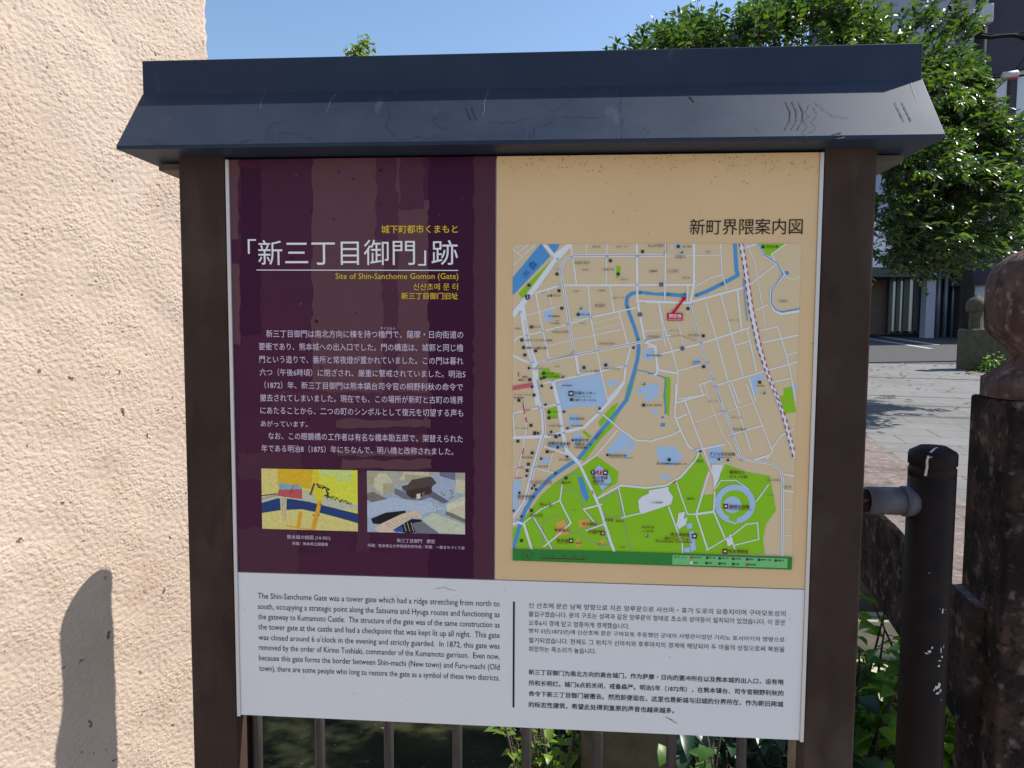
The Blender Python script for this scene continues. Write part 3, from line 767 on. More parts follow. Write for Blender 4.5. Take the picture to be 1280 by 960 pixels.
for P in ([(235, 430), (295, 420), (295, 455), (280, 490), (255, 490), (240, 470)], [(440, 430), (500, 420), (512, 455), (440, 465)], [(320, 855), (575, 800), (615, 1000), (330, 1000)],
          [(615, 850), (685, 835), (688, 865), (620, 880)], [(830, 660), (895, 655), (900, 715), (835, 720)], [(470, 755), (495, 755), (495, 785), (470, 785)], [(600, 740), (630, 722), (635, 750), (600, 760)],
          [(800, 910), (920, 850), (930, 880), (810, 935)]): sh.ppoly(A(P), pale)
for P in ([(610, 830), (690, 800), (700, 830), (650, 850), (660, 930), (640, 930)], [(870, 865), (895, 865), (885, 925), (875, 925)], [(0, 900), (60, 855), (70, 880), (0, 930)], [(160, 18), (200, 18), (200, 50), (160, 50)], [(-10, 920), (50, 890), (60, 915), (-10, 950)],
          [(270, 720), (290, 705), (315, 715), (318, 740), (290, 750)]): sh.ppoly(B(P), pale)
for P in ([(505, 190), (530, 210), (470, 285), (440, 270)], [(545, 225), (560, 240), (520, 300), (505, 290)], [(640, 250), (720, 250), (750, 300), (700, 330), (650, 310)], [(660, 360), (700, 365), (690, 385), (660, 375)], [(520, 205), (545, 225), (500, 275), (485, 262)],
          [(850, 250), (900, 240), (910, 310), (850, 320)], [(290, 125), (330, 120), (335, 165), (285, 165)], [(245, 15), (430, -20), (440, 70), (255, 105)], [(305, 200), (340, 195), (345, 240), (305, 240)], [(65, 390), (105, 385), (85, 510), (60, 500)],
          [(560, 20), (640, -5), (648, 20), (570, 45)], [(590, 50), (650, 25), (655, 45), (600, 75)], [(620, 100), (650, 105), (645, 122), (618, 118)], [(180, 300), (215, 290), (218, 315), (182, 320)], [(220, 228), (280, 240), (275, 260), (218, 255)]): sh.ppoly(E_(P), pale)
# parks
sh.ppoly(A([(282, 122), (275, 145), (185, 255), (110, 350), (85, 322), (180, 225), (240, 165)]), green)
sh.ppoly(A([(210, 795), (245, 770), (270, 765), (275, 790), (340, 800), (330, 830), (215, 835)]), green)
sh.ppoly(A([(675, 155), (700, 155), (697, 195), (688, 230), (672, 230)]), green)
sh.ppoly(B([(660, 18), (835, 18), (735, 95), (700, 90)]), green)
sh.ppoly(B([(815, 890), (860, 880), (876, 960), (790, 965), (815, 930)]), green)
sh.ppoly(Dd([(660, 60), (680, 55), (675, 25), (715, 12), (740, 138), (685, 150)]), green)
sh.ppoly(B([(75, 815), (135, 825), (132, 970), (95, 960), (100, 830)]), green); sh.ppoly(Dd([(85, 0), (112, 0), (105, 158), (85, 150)]), green)
sh.ppoly(Cc([(215, 125), (262, 112), (268, 165), (222, 180)]), green)
sh.ppoly(Cc([(640, 0), (632, 50), (562, 170), (545, 212), (480, 280), (400, 388), (380, 372), (470, 270), (545, 175), (600, 80), (618, 0)]), green)
sh.ppoly(A([(785, 785), (798, 790), (760, 930), (735, 980), (725, 975), (765, 850)]), green)
sh.ppoly(Cc([(400, 230), (440, 262), (425, 270), (390, 240)]), green); sh.ppoly(Cc([(470, 190), (540, 110), (575, 90), (545, 150), (480, 215)]), green)
G = [(65, 655), (100, 555), (180, 445), (240, 390), (310, 345), (335, 330), (350, 330), (400, 285), (490, 350), (485, 395), (430, 430), (400, 455), (410, 460), (500, 405), (600, 415), (680, 405), (740, 370), (790, 300), (815, 268), (850, 340), (835, 380), (815, 445),
     (870, 440), (880, 395), (918, 320), (1000, 350), (1095, 368), (1120, 505), (1080, 560), (1068, 620), (1075, 682), (700, 678), (400, 668)]
def fan(P, m, f):
    # general outline: triangulate with blender's tessellator, then clip each triangle
    from mathutils.geometry import tessellate_polygon
    Q = [Vector((*pp(*q), 0)) for q in f(P)]
    sh.y -= sh.step
    for tri in tessellate_polygon([Q]):
        t = [(Q[i].x, Q[i].y) for i in tri]
        a = (t[1][0] - t[0][0]) * (t[2][1] - t[0][1]) - (t[2][0] - t[0][0]) * (t[1][1] - t[0][1])
        if a < 0: t = t[::-1]
        t = clip_poly(t, sh.clip)
        if len(t) >= 3: sh.add([(x, sh.y, z) for x, z in t], [tuple(range(len(t)))], sh.mi(m))
fan(G, green, E_)
sh.ppoly(E_([(66, 575), (105, 565), (130, 610), (90, 640), (66, 640)]), green)
# castle grounds
for P in ([(240, 555), (275, 540), (290, 600), (240, 610)], [(330, 545), (370, 540), (372, 572), (335, 572)], [(325, 615), (345, 640), (322, 655)], [(410, 630), (435, 620), (430, 650)]): sh.ppoly(E_(P), orange)
for P in ([(250, 430), (335, 420), (345, 490), (370, 520), (430, 590), (455, 640)], [(110, 500), (135, 495), (160, 560), (185, 600), (230, 660)], [(188, 640), (190, 550), (250, 520)], [(410, 470), (490, 430), (505, 520)], [(410, 470), (440, 540), (500, 525)],
          [(270, 530), (300, 600), (380, 560)], [(505, 525), (540, 668)], [(330, 600), (420, 650), (460, 640)], [(245, 400), (310, 350), (325, 365)]): sh.line(E_(P), 1.5, wallg)
# water
sh.ppoly(A([(222, 20), (278, 98), (185, 195), (55, 332), (40, 250), (55, 222)]), blue)
sh.ppoly(A([(258, 20), (338, 20), (318, 60), (300, 78)]), blue)
canal = A([(960, 325), (870, 318), (800, 314), (765, 322), (738, 345), (735, 390), (755, 450), (785, 530), (805, 600), (808, 650), (800, 720), (770, 830), (735, 960)])
sh.line(B([(232, 335), (100, 326), (0, 322)]) + canal[1:], 5.6, blue)
sh.line([canal[-2], canal[-1]] + Cc([(540, 170), (470, 250), (375, 370), (300, 420), (230, 470), (160, 545), (110, 620), (80, 700), (45, 830)]), 6, blue)
sh.line(B([(290, 332), (350, 310), (440, 265), (538, 212), (530, 180), (520, 15)]), 5.8, blue)
sh.line(A([(785, 778), (830, 785), (890, 800), (960, 825)]), 1.3, blue); sh.line(B([(0, 803), (45, 800), (70, 815), (105, 830), (98, 960)]), 1.6, blue); sh.line(Dd([(88, 0), (80, 60), (88, 120), (84, 150)]), 2, blue)
sh.ppoly(Dd([(65, 195), (85, 195), (85, 212), (62, 212)]), blue); sh.ppoly(Dd([(66, 162), (80, 160), (80, 172), (66, 172)]), blue)
sh.ppoly(E_([(325, 372), (345, 370), (362, 420), (372, 455), (362, 475), (345, 445)]), blue)
sh.disc(*B([(832, 198)])[0], 2.6, blue)
# streets
for P, w_ in (([(398, 20), (300, 130), (190, 280), (108, 385), (50, 455)], 8), ([(235, 20), (300, 95), (345, 60), (400, 20)], 4.4), ([(108, 395), (125, 520), (150, 650), (185, 740), (190, 860), (205, 990)], 9), ([(960, 92), (420, 94), (380, 105), (350, 135), (340, 190), (360, 300), (385, 450), (395, 540), (420, 660)], 4.6),
              ([(1000, 575), (845, 607), (560, 665), (270, 720), (185, 745)], 4.4), ([(495, 20), (495, 95)], 1.5), ([(618, 20), (613, 270)], 1.5), ([(797, 20), (800, 360), (815, 450), (845, 610)], 3.4), ([(400, 25), (435, 265)], 2.2),
              ([(190, 318), (340, 272), (960, 270)], 3), ([(60, 610), (80, 585), (235, 548), (385, 505), (520, 465), (660, 435), (800, 405)], 2.2), ([(140, 450), (215, 430), (355, 390)], 1.3), ([(190, 318), (235, 545), (270, 720)], 2.2), ([(265, 300), (290, 405)], 1.4), ([(505, 275), (520, 465), (545, 600), (590, 830), (620, 950)], 1.9),
              ([(635, 275), (660, 435), (690, 430), (740, 620)], 2), ([(425, 595), (550, 570), (705, 535)], 1.3), ([(430, 690), (450, 815)], 4), ([(260, 635), (410, 600)], 1.1), ([(235, 860), (450, 815), (730, 755), (760, 640)], 2.6), ([(730, 755), (720, 850), (620, 960)], 3), ([(55, 55), (110, 100), (60, 150)], 1.3), ([(80, 80), (150, 25)], 1.3), ([(110, 100), (190, 25)], 1.3),
              ([(50, 690), (110, 720), (185, 745)], 3.4), ([(845, 612), (910, 640), (920, 800), (900, 810)], 3.4), ([(800, 365), (1000, 372)], 3), ([(925, 375), (970, 640)], 1.5), ([(840, 545), (1000, 535)], 1.2), ([(410, 480), (520, 470)], 1), ([(530, 500), (690, 460)], .8), ([(540, 540), (700, 500)], .7)): sh.line(A(P), w_, street)
for P, w_ in (([(275, 20), (275, 270), (252, 390), (310, 600), (345, 720), (400, 870), (435, 975)], 3.8), ([(433, 20), (445, 215), (475, 300)], 1.6), ([(105, 20), (100, 360)], 2), ([(-10, 372), (240, 377), (430, 325), (580, 285)], 3.2), ([(-10, 270), (275, 270)], 3), ([(110, 97), (430, 93)], 1.3), ([(290, 275), (380, 225), (440, 210)], 1.6), ([(238, 275), (235, 370)], 2),
              ([(65, 380), (100, 540), (145, 665), (180, 800), (170, 970)], 1.9), ([(345, 375), (410, 595), (480, 850)], 1.9), ([(435, 325), (500, 560), (570, 820)], 1.9), ([(535, 300), (560, 535)], 2.5), ([(595, 540), (650, 790)], 2), ([(150, 380), (215, 640)], 1.3), ([(60, 690), (320, 620), (610, 525)], 2.5), ([(180, 785), (325, 745)], 1.8), ([(400, 838), (308, 868), (330, 930), (180, 955)], 2),
              ([(525, 630), (605, 607)], 1.7), ([(410, 872), (690, 790), (900, 730)], 2), ([(500, 855), (545, 980)], 1.9), ([(605, 820), (645, 970)], 1.8), ([(605, 272), (770, 145), (740, 85), (830, 22)], 1.8), ([(580, 50), (650, 22)], 2.4), ([(630, 425), (720, 390)], 1.8), ([(665, 545), (775, 520), (830, 695), (850, 780), (885, 970)], 1.8), ([(685, 615), (910, 568)], 2.3), ([(830, 690), (905, 670)], 1.4), ([(750, 850), (850, 830)], 1.8),
              ([(660, 22), (700, 95), (770, 140), (815, 205), (740, 300), (735, 380), (760, 425), (800, 445), (915, 425)], 3.6), ([(815, 205), (840, 230), (880, 235), (915, 215)], 1.4), ([(-5, 640), (40, 640), (60, 780), (180, 800)], 3), ([(700, 500), (640, 130), (590, 22)], 1.3)): sh.line(B(P), w_, street)
sh.line(B([(660, 22), (700, 93), (772, 140), (810, 205), (742, 300), (737, 380), (765, 420), (800, 432), (915, 411)]), 1.7, blue)
for P, w_ in (([(160, -10), (195, 150), (200, 240), (145, 430), (105, 590), (40, 680)], 6.4), ([(245, -10), (275, 110), (295, 250), (315, 335), (380, 400)], 6), ([(375, 395), (440, 530), (480, 620), (530, 780), (552, 840)], 4.2), ([(40, 268), (220, 262), (300, 240), (400, 215), (470, 150), (560, 50), (600, -10)], 5), ([(45, 145), (270, 100)], 2.4), ([(45, 145), (55, 260)], 2), ([(200, 310), (330, 355)], 3), ([(100, 90), (112, 220), (90, 340), (60, 480)], 1.7),
              ([(160, 420), (250, 445)], 1.8), ([(245, 340), (220, 430)], 1.4), ([(40, 415), (135, 415)], 1.5), ([(40, 470), (110, 475)], 1.5), ([(70, 690), (100, 700), (140, 830)], 4), ([(40, 700), (75, 690)], 4)): sh.line(Cc(P), w_, street)
for P, w_ in (([(425, 120), (490, 175), (560, 225), (620, 228), (700, 205), (740, 185)], 2.2), ([(485, 185), (400, 285), (335, 330)], 2.2), ([(400, 460), (500, 405), (600, 415), (680, 405), (740, 370), (800, 300), (815, 262)], 3), ([(720, 0), (715, 130), (740, 190), (770, 250), (800, 265), (870, 250), (915, 240)], 2.5), ([(715, 140), (765, 120)], 2.4), ([(720, 75), (840, 40)], 2.6), ([(755, 65), (800, 190), (830, 265), (868, 365)], 2.2),
              ([(852, 350), (800, 520), (845, 660)], 2.6), ([(875, 430), (870, 510), (915, 615)], 2.4), ([(800, 520), (870, 510)], 3.6), ([(720, 390), (765, 520), (800, 520)], 2), ([(690, 490), (745, 640), (745, 675)], 2.4), ([(840, 665), (950, 600), (1000, 560), (1045, 555), (1050, 620), (950, 645)], 1.8), ([(935, 600), (955, 660)], 2), ([(875, 420), (900, 385), (960, 385), (1010, 420), (1036, 470), (1015, 530), (950, 560)], 1.4), ([(1040, 470), (1090, 400)], 1.8),
              ([(830, 0), (905, 200), (975, 300)], 1.2), ([(870, -10), (940, 180), (975, 285), (1000, 302), (1110, 320), (1138, 345), (1146, 385), (1143, 690)], 4), ([(930, 0), (975, 130), (1020, 270)], 1.9), ([(1000, 0), (1105, 270), (1080, 300)], 1.8), ([(1100, 262), (1140, 205), (1190, 180)], 1.8), ([(800, 150), (915, 110), (1030, 75)], 1.3), ([(930, 205), (1065, 165)], 2), ([(1150, 360), (1195, 368)], 2.2), ([(1145, 425), (1192, 430)], 2.2), ([(1145, 500), (1190, 500)], 1.2), ([(1145, 605), (1187, 605)], 1.2), ([(1090, 285), (1030, 305)], 3),
              ([(400, 560), (350, 500), (425, 480)], 2), ([(350, 500), (408, 485)], 2.6), ([(105, 560), (180, 500), (255, 465)], 2), ([(255, 465), (300, 555), (240, 610), (190, 650)], 2.4), ([(265, 400), (255, 470)], 2), ([(150, 530), (190, 600), (225, 660)], 2), ([(500, 535), (580, 515)], 2), ([(490, 415), (515, 530)], 2), ([(360, 585), (430, 560), (450, 590)], 2.2)): sh.line(E_(P), w_, street)
sh.ppoly(E_([(568, 465), (585, 448), (640, 425), (690, 425), (708, 450), (700, 480), (580, 520), (572, 500)]), street)
sh.ppoly(E_([(862, 322), (908, 322), (890, 380), (872, 420)]), street)
sh.ppoly(E_([(610, 425), (690, 410), (690, 430), (612, 440)]), street); sh.ppoly(E_([(720, 560), (765, 530), (760, 560), (730, 580)]), street); sh.ppoly(E_([(920, 620), (945, 612), (948, 640), (926, 648)]), street)
sh.ppoly(E_([(730, 515), (755, 510), (748, 560), (722, 560)]), street)
# ballpark
cx_, cy_ = E_([(955, 479)])[0]
sh.disc(cx_, cy_, 24.6, pale, 36); sh.disc(cx_, cy_, 17.5, green, 36); sh.disc(*E_([(945, 482)])[0], 10.5, pale, 28)
sh.ppoly(E_([(960, 555), (925, 540), (940, 525), (965, 535)]), green)
for P in ([(760, 560), (782, 552), (785, 575), (765, 580)], [(770, 590), (790, 585), (800, 660), (780, 672), (775, 640)], [(750, 655), (775, 650), (776, 672), (752, 672)]): sh.ppoly(E_(P), pale)
sh.ppoly(E_([(412, 322), (455, 365), (462, 390), (425, 425), (395, 380), (390, 345)]), pale)
# tram lines
for f_, P in ((A, [(960, 92), (420, 94), (380, 105), (350, 135), (340, 190), (360, 300), (385, 450), (395, 540), (420, 660), (400, 690), (270, 720)]), (A, [(845, 607), (560, 665), (270, 720), (210, 740), (190, 770)]), (A, [(955, 90), (975, 60), (975, 20)]), (Cc, [(165, -20), (198, 150), (203, 240), (148, 430), (108, 590), (45, 680)]), (E_, [(870, -10), (940, 180), (975, 285), (1000, 302), (1110, 320), (1138, 345), (1146, 385), (1143, 690)]), (B, [(252, 395), (310, 600), (345, 720), (400, 870), (435, 975)]), (B, [(-20, 600), (190, 572), (290, 605)])):
    sh.line(f_(P), .9, tram)
sh.line(A([(125, 480), (150, 650), (180, 740)]), 1.1, land); sh.line(A([(330, 110), (240, 250)]), .9, land)
# railway
def dashes(P, wpx, m, n):
    Q = []
    for i in range(len(P) - 1):
        L_ = math.hypot(P[i + 1][0] - P[i][0], P[i + 1][1] - P[i][1])
        for k in range(int(L_)): Q.append((P[i][0] + (P[i + 1][0] - P[i][0]) * k / L_, P[i][1] + (P[i + 1][1] - P[i][1]) * k / L_))
    st = len(Q) / n
    for k in range(n):
        a, b = int(k * st), min(len(Q) - 1, int(k * st + st * .55))
        sh.line([Q[a], Q[b]], wpx, m)
bl = B([(546, 18), (570, 150), (605, 420), (655, 650), (715, 820), (775, 960)]) + E_([(1150, 150), (1192, 310)]); rd = B([(566, 18), (590, 150), (627, 400), (677, 640), (720, 790), (775, 935)]) + E_([(1160, 140), (1196, 280)])
mid = B([(556, 18), (580, 150), (616, 410), (666, 645), (718, 805), (775, 950)]) + E_([(1155, 145), (1195, 295)])
sh.line(mid, 5.6, street); dashes(bl, 1.7, violet, 30); dashes(rd, 1.7, red, 30)
sh.line(B([(570, 230), (580, 360), (595, 485)]), 1.2, blue)
# arcades
sh.ppoly(A([(50, 877), (170, 855), (174, 880), (50, 902)]), pink)
for P in ([(95, 90), (104, 150)], [(108, 165), (112, 190)], [(98, 320), (92, 350)]): sh.line(Cc(P), 1.6, red)
for P in ([(65, 417), (100, 417)], [(52, 470), (90, 470)], [(105, 132), (135, 128)]): sh.line(Cc(P), 1.6, pink)
sh.line(A([(85, 790), (90, 820)]), 1.4, red); sh.line(E_([(706, 396), (720, 386)]), 1.6, red); sh.line(E_([(383, 425), (390, 440)]), 1.4, red)
# bridges over the canal, road lozenges, icons
for p in A([(815, 317), (742, 403), (804, 598)]) + B([(125, 325), (218, 325), (288, 333), (445, 265)]): sh.disc(*p, 2.0, teal, 6)
for p in A([(405, 103), (618, 100), (800, 100), (320, 115), (322, 177), (335, 273), (797, 270), (100, 432), (137, 573), (235, 547), (383, 507), (520, 466), (268, 720), (420, 688), (557, 664), (843, 607), (728, 757), (445, 810), (292, 843), (163, 735)]) + B([(258, 387), (318, 618), (355, 735), (390, 836), (406, 878)]) + E_([(795, 262), (905, 110), (945, 207), (915, 110), (980, 305)]) + Cc([(180, 120), (270, 102), (300, 243), (475, 145), (155, 415), (68, 680)]):
    sh.ppoly([(p[0] - 2, p[1] - .8), (p[0] + 2, p[1] - .8), (p[0] + 2, p[1] + .8), (p[0] - 2, p[1] + .8)], lblue)
darksq = ink('map_icon', (58, 54, 58))
for p in A([(318, 205), (330, 305), (347, 410), (165, 522), (107, 600), (118, 645), (190, 665), (125, 690), (155, 838), (830, 70), (638, 125), (685, 205), (480, 765), (610, 750), (180, 930), (150, 272), (238, 800), (240, 825), (445, 447)]) + B([(238, 412), (330, 575), (332, 760), (180, 40), (668, 853), (688, 42)]) + E_([(302, 62), (92, 65), (140, 165), (155, 195), (205, 270), (155, 198), (88, 228), (145, 275), (130, 320), (280, 375), (142, 505), (692, 302), (590, 84), (102, 625), (212, 112), (212, 135), (125, 345), (240, 210)]):
    r_ = 1.9; sh.ppoly([(p[0] - r_, p[1] - r_), (p[0] + r_, p[1] - r_), (p[0] + r_, p[1] + r_), (p[0] - r_, p[1] + r_)], darksq)
for (p, r_) in ((E_([(300, 38)])[0], 3.2), (E_([(300, 626)])[0], 2.8), (E_([(918, 488)])[0], 3), (E_([(793, 607)])[0], 3), (E_([(915, 668)])[0], 3), (E_([(427, 596)])[0], 2.5), (E_([(437, 354)])[0], 3)):
    sh.ppoly([(p[0] - r_, p[1] - r_), (p[0] + r_, p[1] - r_), (p[0] + r_, p[1] + r_), (p[0] - r_, p[1] + r_)], maroon if r_ != 3.2 else darksq)
    sh.ppoly([(p[0] - r_ * .5, p[1] - r_ * .4), (p[0] + r_ * .5, p[1] - r_ * .4), (p[0] + r_ * .5, p[1] + r_ * .3), (p[0] - r_ * .5, p[1] + r_ * .3)], street)
for p, r_ in [(q, 2.6) for q in A([(942, 268), (815, 447)]) + B([(78, 268), (205, 650)])] + [(q, 1.7) for q in A([(150, 768), (776, 646), (222, 832), (170, 880), (228, 877), (285, 887)]) + Cc([(140, 15), (188, 8), (238, 18), (208, 103), (300, 138), (318, 220), (170, 245), (278, 255), (236, 238), (478, 122), (315, 362), (186, 372), (257, 445), (152, 506), (140, 520), (160, 525), (113, 458), (48, 632), (88, 660)]) + Dd([(260, 335), (398, 380)])]:
    sh.disc(*p, r_, navy, 12)
    if r_ > 2: sh.text('○', p[0] - 1.1, p[0] + 1.1, p[1], street)
sx_, sy_ = A([(141, 343)])[0]
sh.ppoly([(sx_ - 3.4, sy_ - 2.6), (sx_, sy_ - 3.4), (sx_ + 3.4, sy_ - 2.6), (sx_ + 2.6, sy_ + 2), (sx_, sy_ + 4), (sx_ - 2.6, sy_ + 2)], navy); sh.text('3', sx_ - 1, sx_ + 1, sy_, street)
for p in A([(460, 410), (838, 863)]) + B([(200, 73), (692, 915)]) + E_([(603, 606), (1070, 35)]):
    sh.ppoly([(p[0] - 1.7, p[1] - 1.7), (p[0] + 1.7, p[1] - 1.7), (p[0] + 1.7, p[1] + 1.7), (p[0] - 1.7, p[1] + 1.7)], teal); sh.ppoly([(p[0] - 1.7, p[1] - 1.7), (p[0] + .4, p[1] - 1.7), (p[0] - 1.7, p[1] + .4)], street)
for p in E_([(247, 253), (890, 300), (445, 283), (94, 434), (307, 224)]): sh.disc(*p, 1.6, Bk, 10)
pP = E_([(389, 353)])[0]; sh.disc(*pP, 3.2, darksq, 14); sh.text('P', pP[0] - 1.1, pP[0] + 1.1, pP[1], street)
pP = E_([(413, 353)])[0]; sh.disc(*pP, 3.2, red, 14); sh.text('?', pP[0] - 1, pP[0] + 1, pP[1], street)
# you-are-here marker
sh.ppoly(B([(207, 352), (219, 357), (158, 440), (135, 440)]), red); sh.ppoly(B([(113, 438), (207, 438), (207, 484), (113, 484)]), red)
sh.disc(*B([(213, 352)])[0], 2.7, red, 16)
a_, b_ = B([(124, 456), (198, 456)]); sh.text('現在地', a_[0], b_[0], a_[1], street, bold=.02)
a_, b_ = B([(120, 475), (201, 475)]); sh.text('You Are Here', a_[0], b_[0], a_[1], street)
# bottom bar, scale, compass, legend
sh.ppoly(E_([(60, 657), (1190, 690), (1190, 745), (60, 706)]), dkgreen); sh.ppoly(E_([(705, 682), (1164, 696), (1163, 734), (704, 720)]), legend)
brown = ink('map_brown', (74, 44, 30))
cx_, cy_ = E_([(125, 683)])[0]; sh.disc(cx_, cy_, 6.8, brown, 24); sh.disc(cx_, cy_, 6.2, dkgreen, 24); sh.ppoly([(cx_ - 4, cy_ - 5), (cx_ + 3.6, cy_ + 4.8), (cx_ - .6, cy_ + 2)], brown)
sh.line(E_([(180, 694), (356, 699)]), 1.5, brown)
for k, s_ in enumerate(('0', '50', '100', '150', '200m')):
    x_, y_ = E_([(183 + k * 43, 684 + k * 1.2)])[0]; w_ = .9 * len(s_); sh.text(s_, x_ - w_, x_ + w_, y_, brown)
a_, b_ = E_([(712, 691), (760, 693)]); sh.text('●凡例 Legend', a_[0], b_[0], a_[1], Bk)
LG = [('観光案内所', 775, 822, 692), ('電停・駅前', 838, 876, 693), ('駐車場・宿泊', 888, 928, 695), ('公衆電話', 942, 978, 697), ('病院', 998, 1028, 699), ('郵便局・交番', 1045, 1098, 701), ('銀行', 1112, 1150, 704), ('神社仏閣', 775, 805, 713), ('公衆便所', 836, 862, 714), ('学校施設', 888, 920, 716), ('歩道橋', 942, 970, 718), ('観光施設', 998, 1038, 720)]
for s_, x0_, x1_, y_ in LG:
    p = E_([(x0_ + 5, y_)])[0]; sh.ppoly([(p[0] - 1.6, p[1] - 1.6), (p[0] + 1.6, p[1] - 1.6), (p[0] + 1.6, p[1] + 1.6), (p[0] - 1.6, p[1] + 1.6)], random.choice((red, navy, darksq, street, darksq)))
    a_, b_ = E_([(x0_ + 12, y_), (x1_, y_)]); sh.text(s_, a_[0], b_[0], a_[1], Bk, bold=.015, hpx=2.2, res=1)
# writing on the map
def mt(f_, s_, x0, x1, y, m=None, bold=.012, rot=0, hpx=None):
    a, b = f_([(x0, y), (x1, y)]); sh.text(s_, a[0], b[0], a[1], m or Bk, bold=bold, rot=rot, hpx=hpx, res=1)
deep = ink('map_deep_blue', (26, 70, 130))
mt(A, '白', 155, 188, 152, deep, rot=R(48)); mt(A, '川', 115, 148, 205, deep, rot=R(48))
for s_, x0, x1, y in (('法華クラブ', 258, 340, 335), ('三井ガーデンホテル熊本', 125, 292, 602), ('東横イン通町公園', 135, 254, 648), ('ドーミーイン熊本', 456, 574, 786), ('チサンホテル', 600, 690, 772), ('熊本', 112, 142, 822), ('東横イン', 85, 140, 840)): mt(A, s_, x0, x1, y)
for s_, x0, x1, y in (('コンフォートホテル', 60, 160, 927), ('熊本新市街', 60, 120, 945)): mt(A, s_, x0, x1, y)
for s_, x0, x1, y, m in (('交通センター', 313, 399, 36, Bk), ('Kumamoto Kotsu Center', 313, 383, 50, Bk), ('交通センターホテル', 309, 401, 64, Bk), ('国際交流会館', 208, 296, 238, Bk), ('International Exchange Center', 208, 296, 250, Bk), ('崇城大学', 314, 371, 224, Bk), ('市民ホール', 314, 384, 240, Bk), ('（市民会館）', 312, 365, 253, Bk), ('グリーンホテル', 76, 130, 176, Bk), ('子ども文化会館', 852, 954, 279, Bk), ("Children's Cultural Center", 854, 940, 291, Bk),
                         ('熊本合同庁舎', 451, 521, 285, Bk), ('Kumamoto Joint Government Building', 451, 548, 294, Bk), ('国立病院機構熊本医療センター', 642, 768, 318, Bk), ('熊本市役所', 87, 156, 449, Bk), ('Kumamoto City Hall', 87, 143, 459, Bk), ('藤崎台の', 932, 993, 352, maroon), ('クスノキ群', 932, 1003, 370, maroon), ('藤崎台球場', 931, 1012, 489, maroon), ('Fujisakidai Baseball Stadium', 931, 1020, 500, maroon),
                         ('県立美術館・', 697, 784, 601, maroon), ('細川コレクション', 673, 782, 616, maroon), ('Hosokawa Collection', 638, 782, 627, maroon), ('熊本博物館', 928, 1007, 668, maroon), ('熊本城', 243, 289, 625, maroon), ('Kumamoto Castle', 243, 289, 635, maroon), ('桜の馬場', 386, 446, 373, maroon), ('城彩苑', 386, 432, 388, maroon), ('Sakuranobaba Johsaien', 386, 458, 400, maroon), ('櫨方門', 262, 298, 394, maroon), ('須戸口門', 135, 186, 525, maroon), ('西出丸', 480, 512, 546, maroon), ('戌亥櫓', 434, 468, 542, maroon),
                         ('二の丸', 303, 320, 502, maroon), ('熊本城公園', 583, 630, 571, maroon), ('二の丸広場', 583, 628, 586, maroon), ('二の丸駐車場', 616, 664, 472, Bk), ('監物台', 763, 792, 457, maroon), ('段山', 800, 826, 306, maroon), ('数寄屋丸', 235, 292, 583, maroon), ('本丸御殿', 345, 403, 558, maroon), ('飯田丸', 322, 346, 634, maroon), ('東竹の丸', 408, 434, 638, maroon), ('不開門', 368, 418, 591, maroon), ('熊本第一高等学校', 600, 662, 84, Bk), ('行幸橋', 496, 514, 650, maroon), ('竹の丸', 175, 226, 482, maroon)): mt(E_, s_, x0, x1, y, m)
for s_, x0, x1, y in (('坪井川', 390, 430, 205),): mt(E_, s_, x0, x1, y, deep, rot=R(52))
for s_, x0, x1, y in (('細工町', 530, 578, 42), ('呉服町一丁目', 670, 738, 42), ('段山町電停', 862, 958, 36), ('呉服町', 470, 508, 180), ('西唐人町', 594, 662, 178), ('中唐人町', 696, 742, 238), ('魚屋町', 870, 918, 188), ('紺屋町', 225, 245, 316), ('洗馬橋', 414, 448, 308), ('古桶屋町', 558, 612, 304), ('米屋町一丁目', 648, 716, 348), ('米屋町', 542, 610, 394), ('川端町', 306, 332, 485), ('鍛冶屋町', 452, 490, 500), ('慶徳校前電停', 292, 388, 552), ('呉服町電停', 422, 512, 138), ('西辛島町電停', 570, 664, 622), ('辛島町電停', 168, 240, 772), ('洗馬橋電停', 858, 936, 580), ('船場町', 305, 336, 758), ('熊本中央', 160, 220, 522), ('花畑町', 64, 106, 532)): mt(A, s_, x0, x1, y, grey, .006)
for s_, x0, x1, y in (('新鍛冶屋', 10, 54, 188), ('小沢町', 116, 182, 188), ('細工町', 204, 250, 228), ('古町', 342, 374, 74), ('新町一丁目', 484, 540, 481), ('新町二丁目', 124, 180, 543), ('古城町', 780, 834, 367), ('新町電停', 240, 304, 572), ('西唐人', 160, 224, 102)): mt(B, s_, x0, x1, y, grey, .006)
for s_, x0, x1, y in (('一新小学校', 195, 256, 42), ('中央公園', 705, 776, 42), ('中央図書館', 260, 310, 730), ('公民館センター', 260, 318, 743), ('熊本中央郵便局', -10, 80, 692), ('一新幼稚園', 640, 692, 874)): mt(B, s_, x0, x1, y)
for s_, x0, x1, y in (('花畑公園', 244, 272, 138), ('市役所', 244, 266, 168), ('熊本電話局', 330, 402, 172), ('熊本信用金庫', 335, 395, 207), ('肥後銀行', 220, 268, 254), ('みずほ銀行', 205, 255, 338), ('熊本信愛', 90, 145, 365), ('熊本中央', 172, 222, 410), ('花畑町電停', 222, 292, 208), ('水道町電停', 128, 240, 490), ('商工会議所', 275, 335, 376)): mt(Cc, s_, x0, x1, y, Bk if x0 != 222 and x0 != 128 else grey, .004)
for s_, x0, x1, y in (('新町一丁目', 298, 346, 86), ('新町三丁目', 416, 466, 166), ('新町電停', 422, 488, 226), ('段山町電停', 590, 656, 478), ('宮内', 676, 712, 513), ('古京町', 594, 626, 552)): mt(Dd, s_, x0, x1, y, grey, .006)
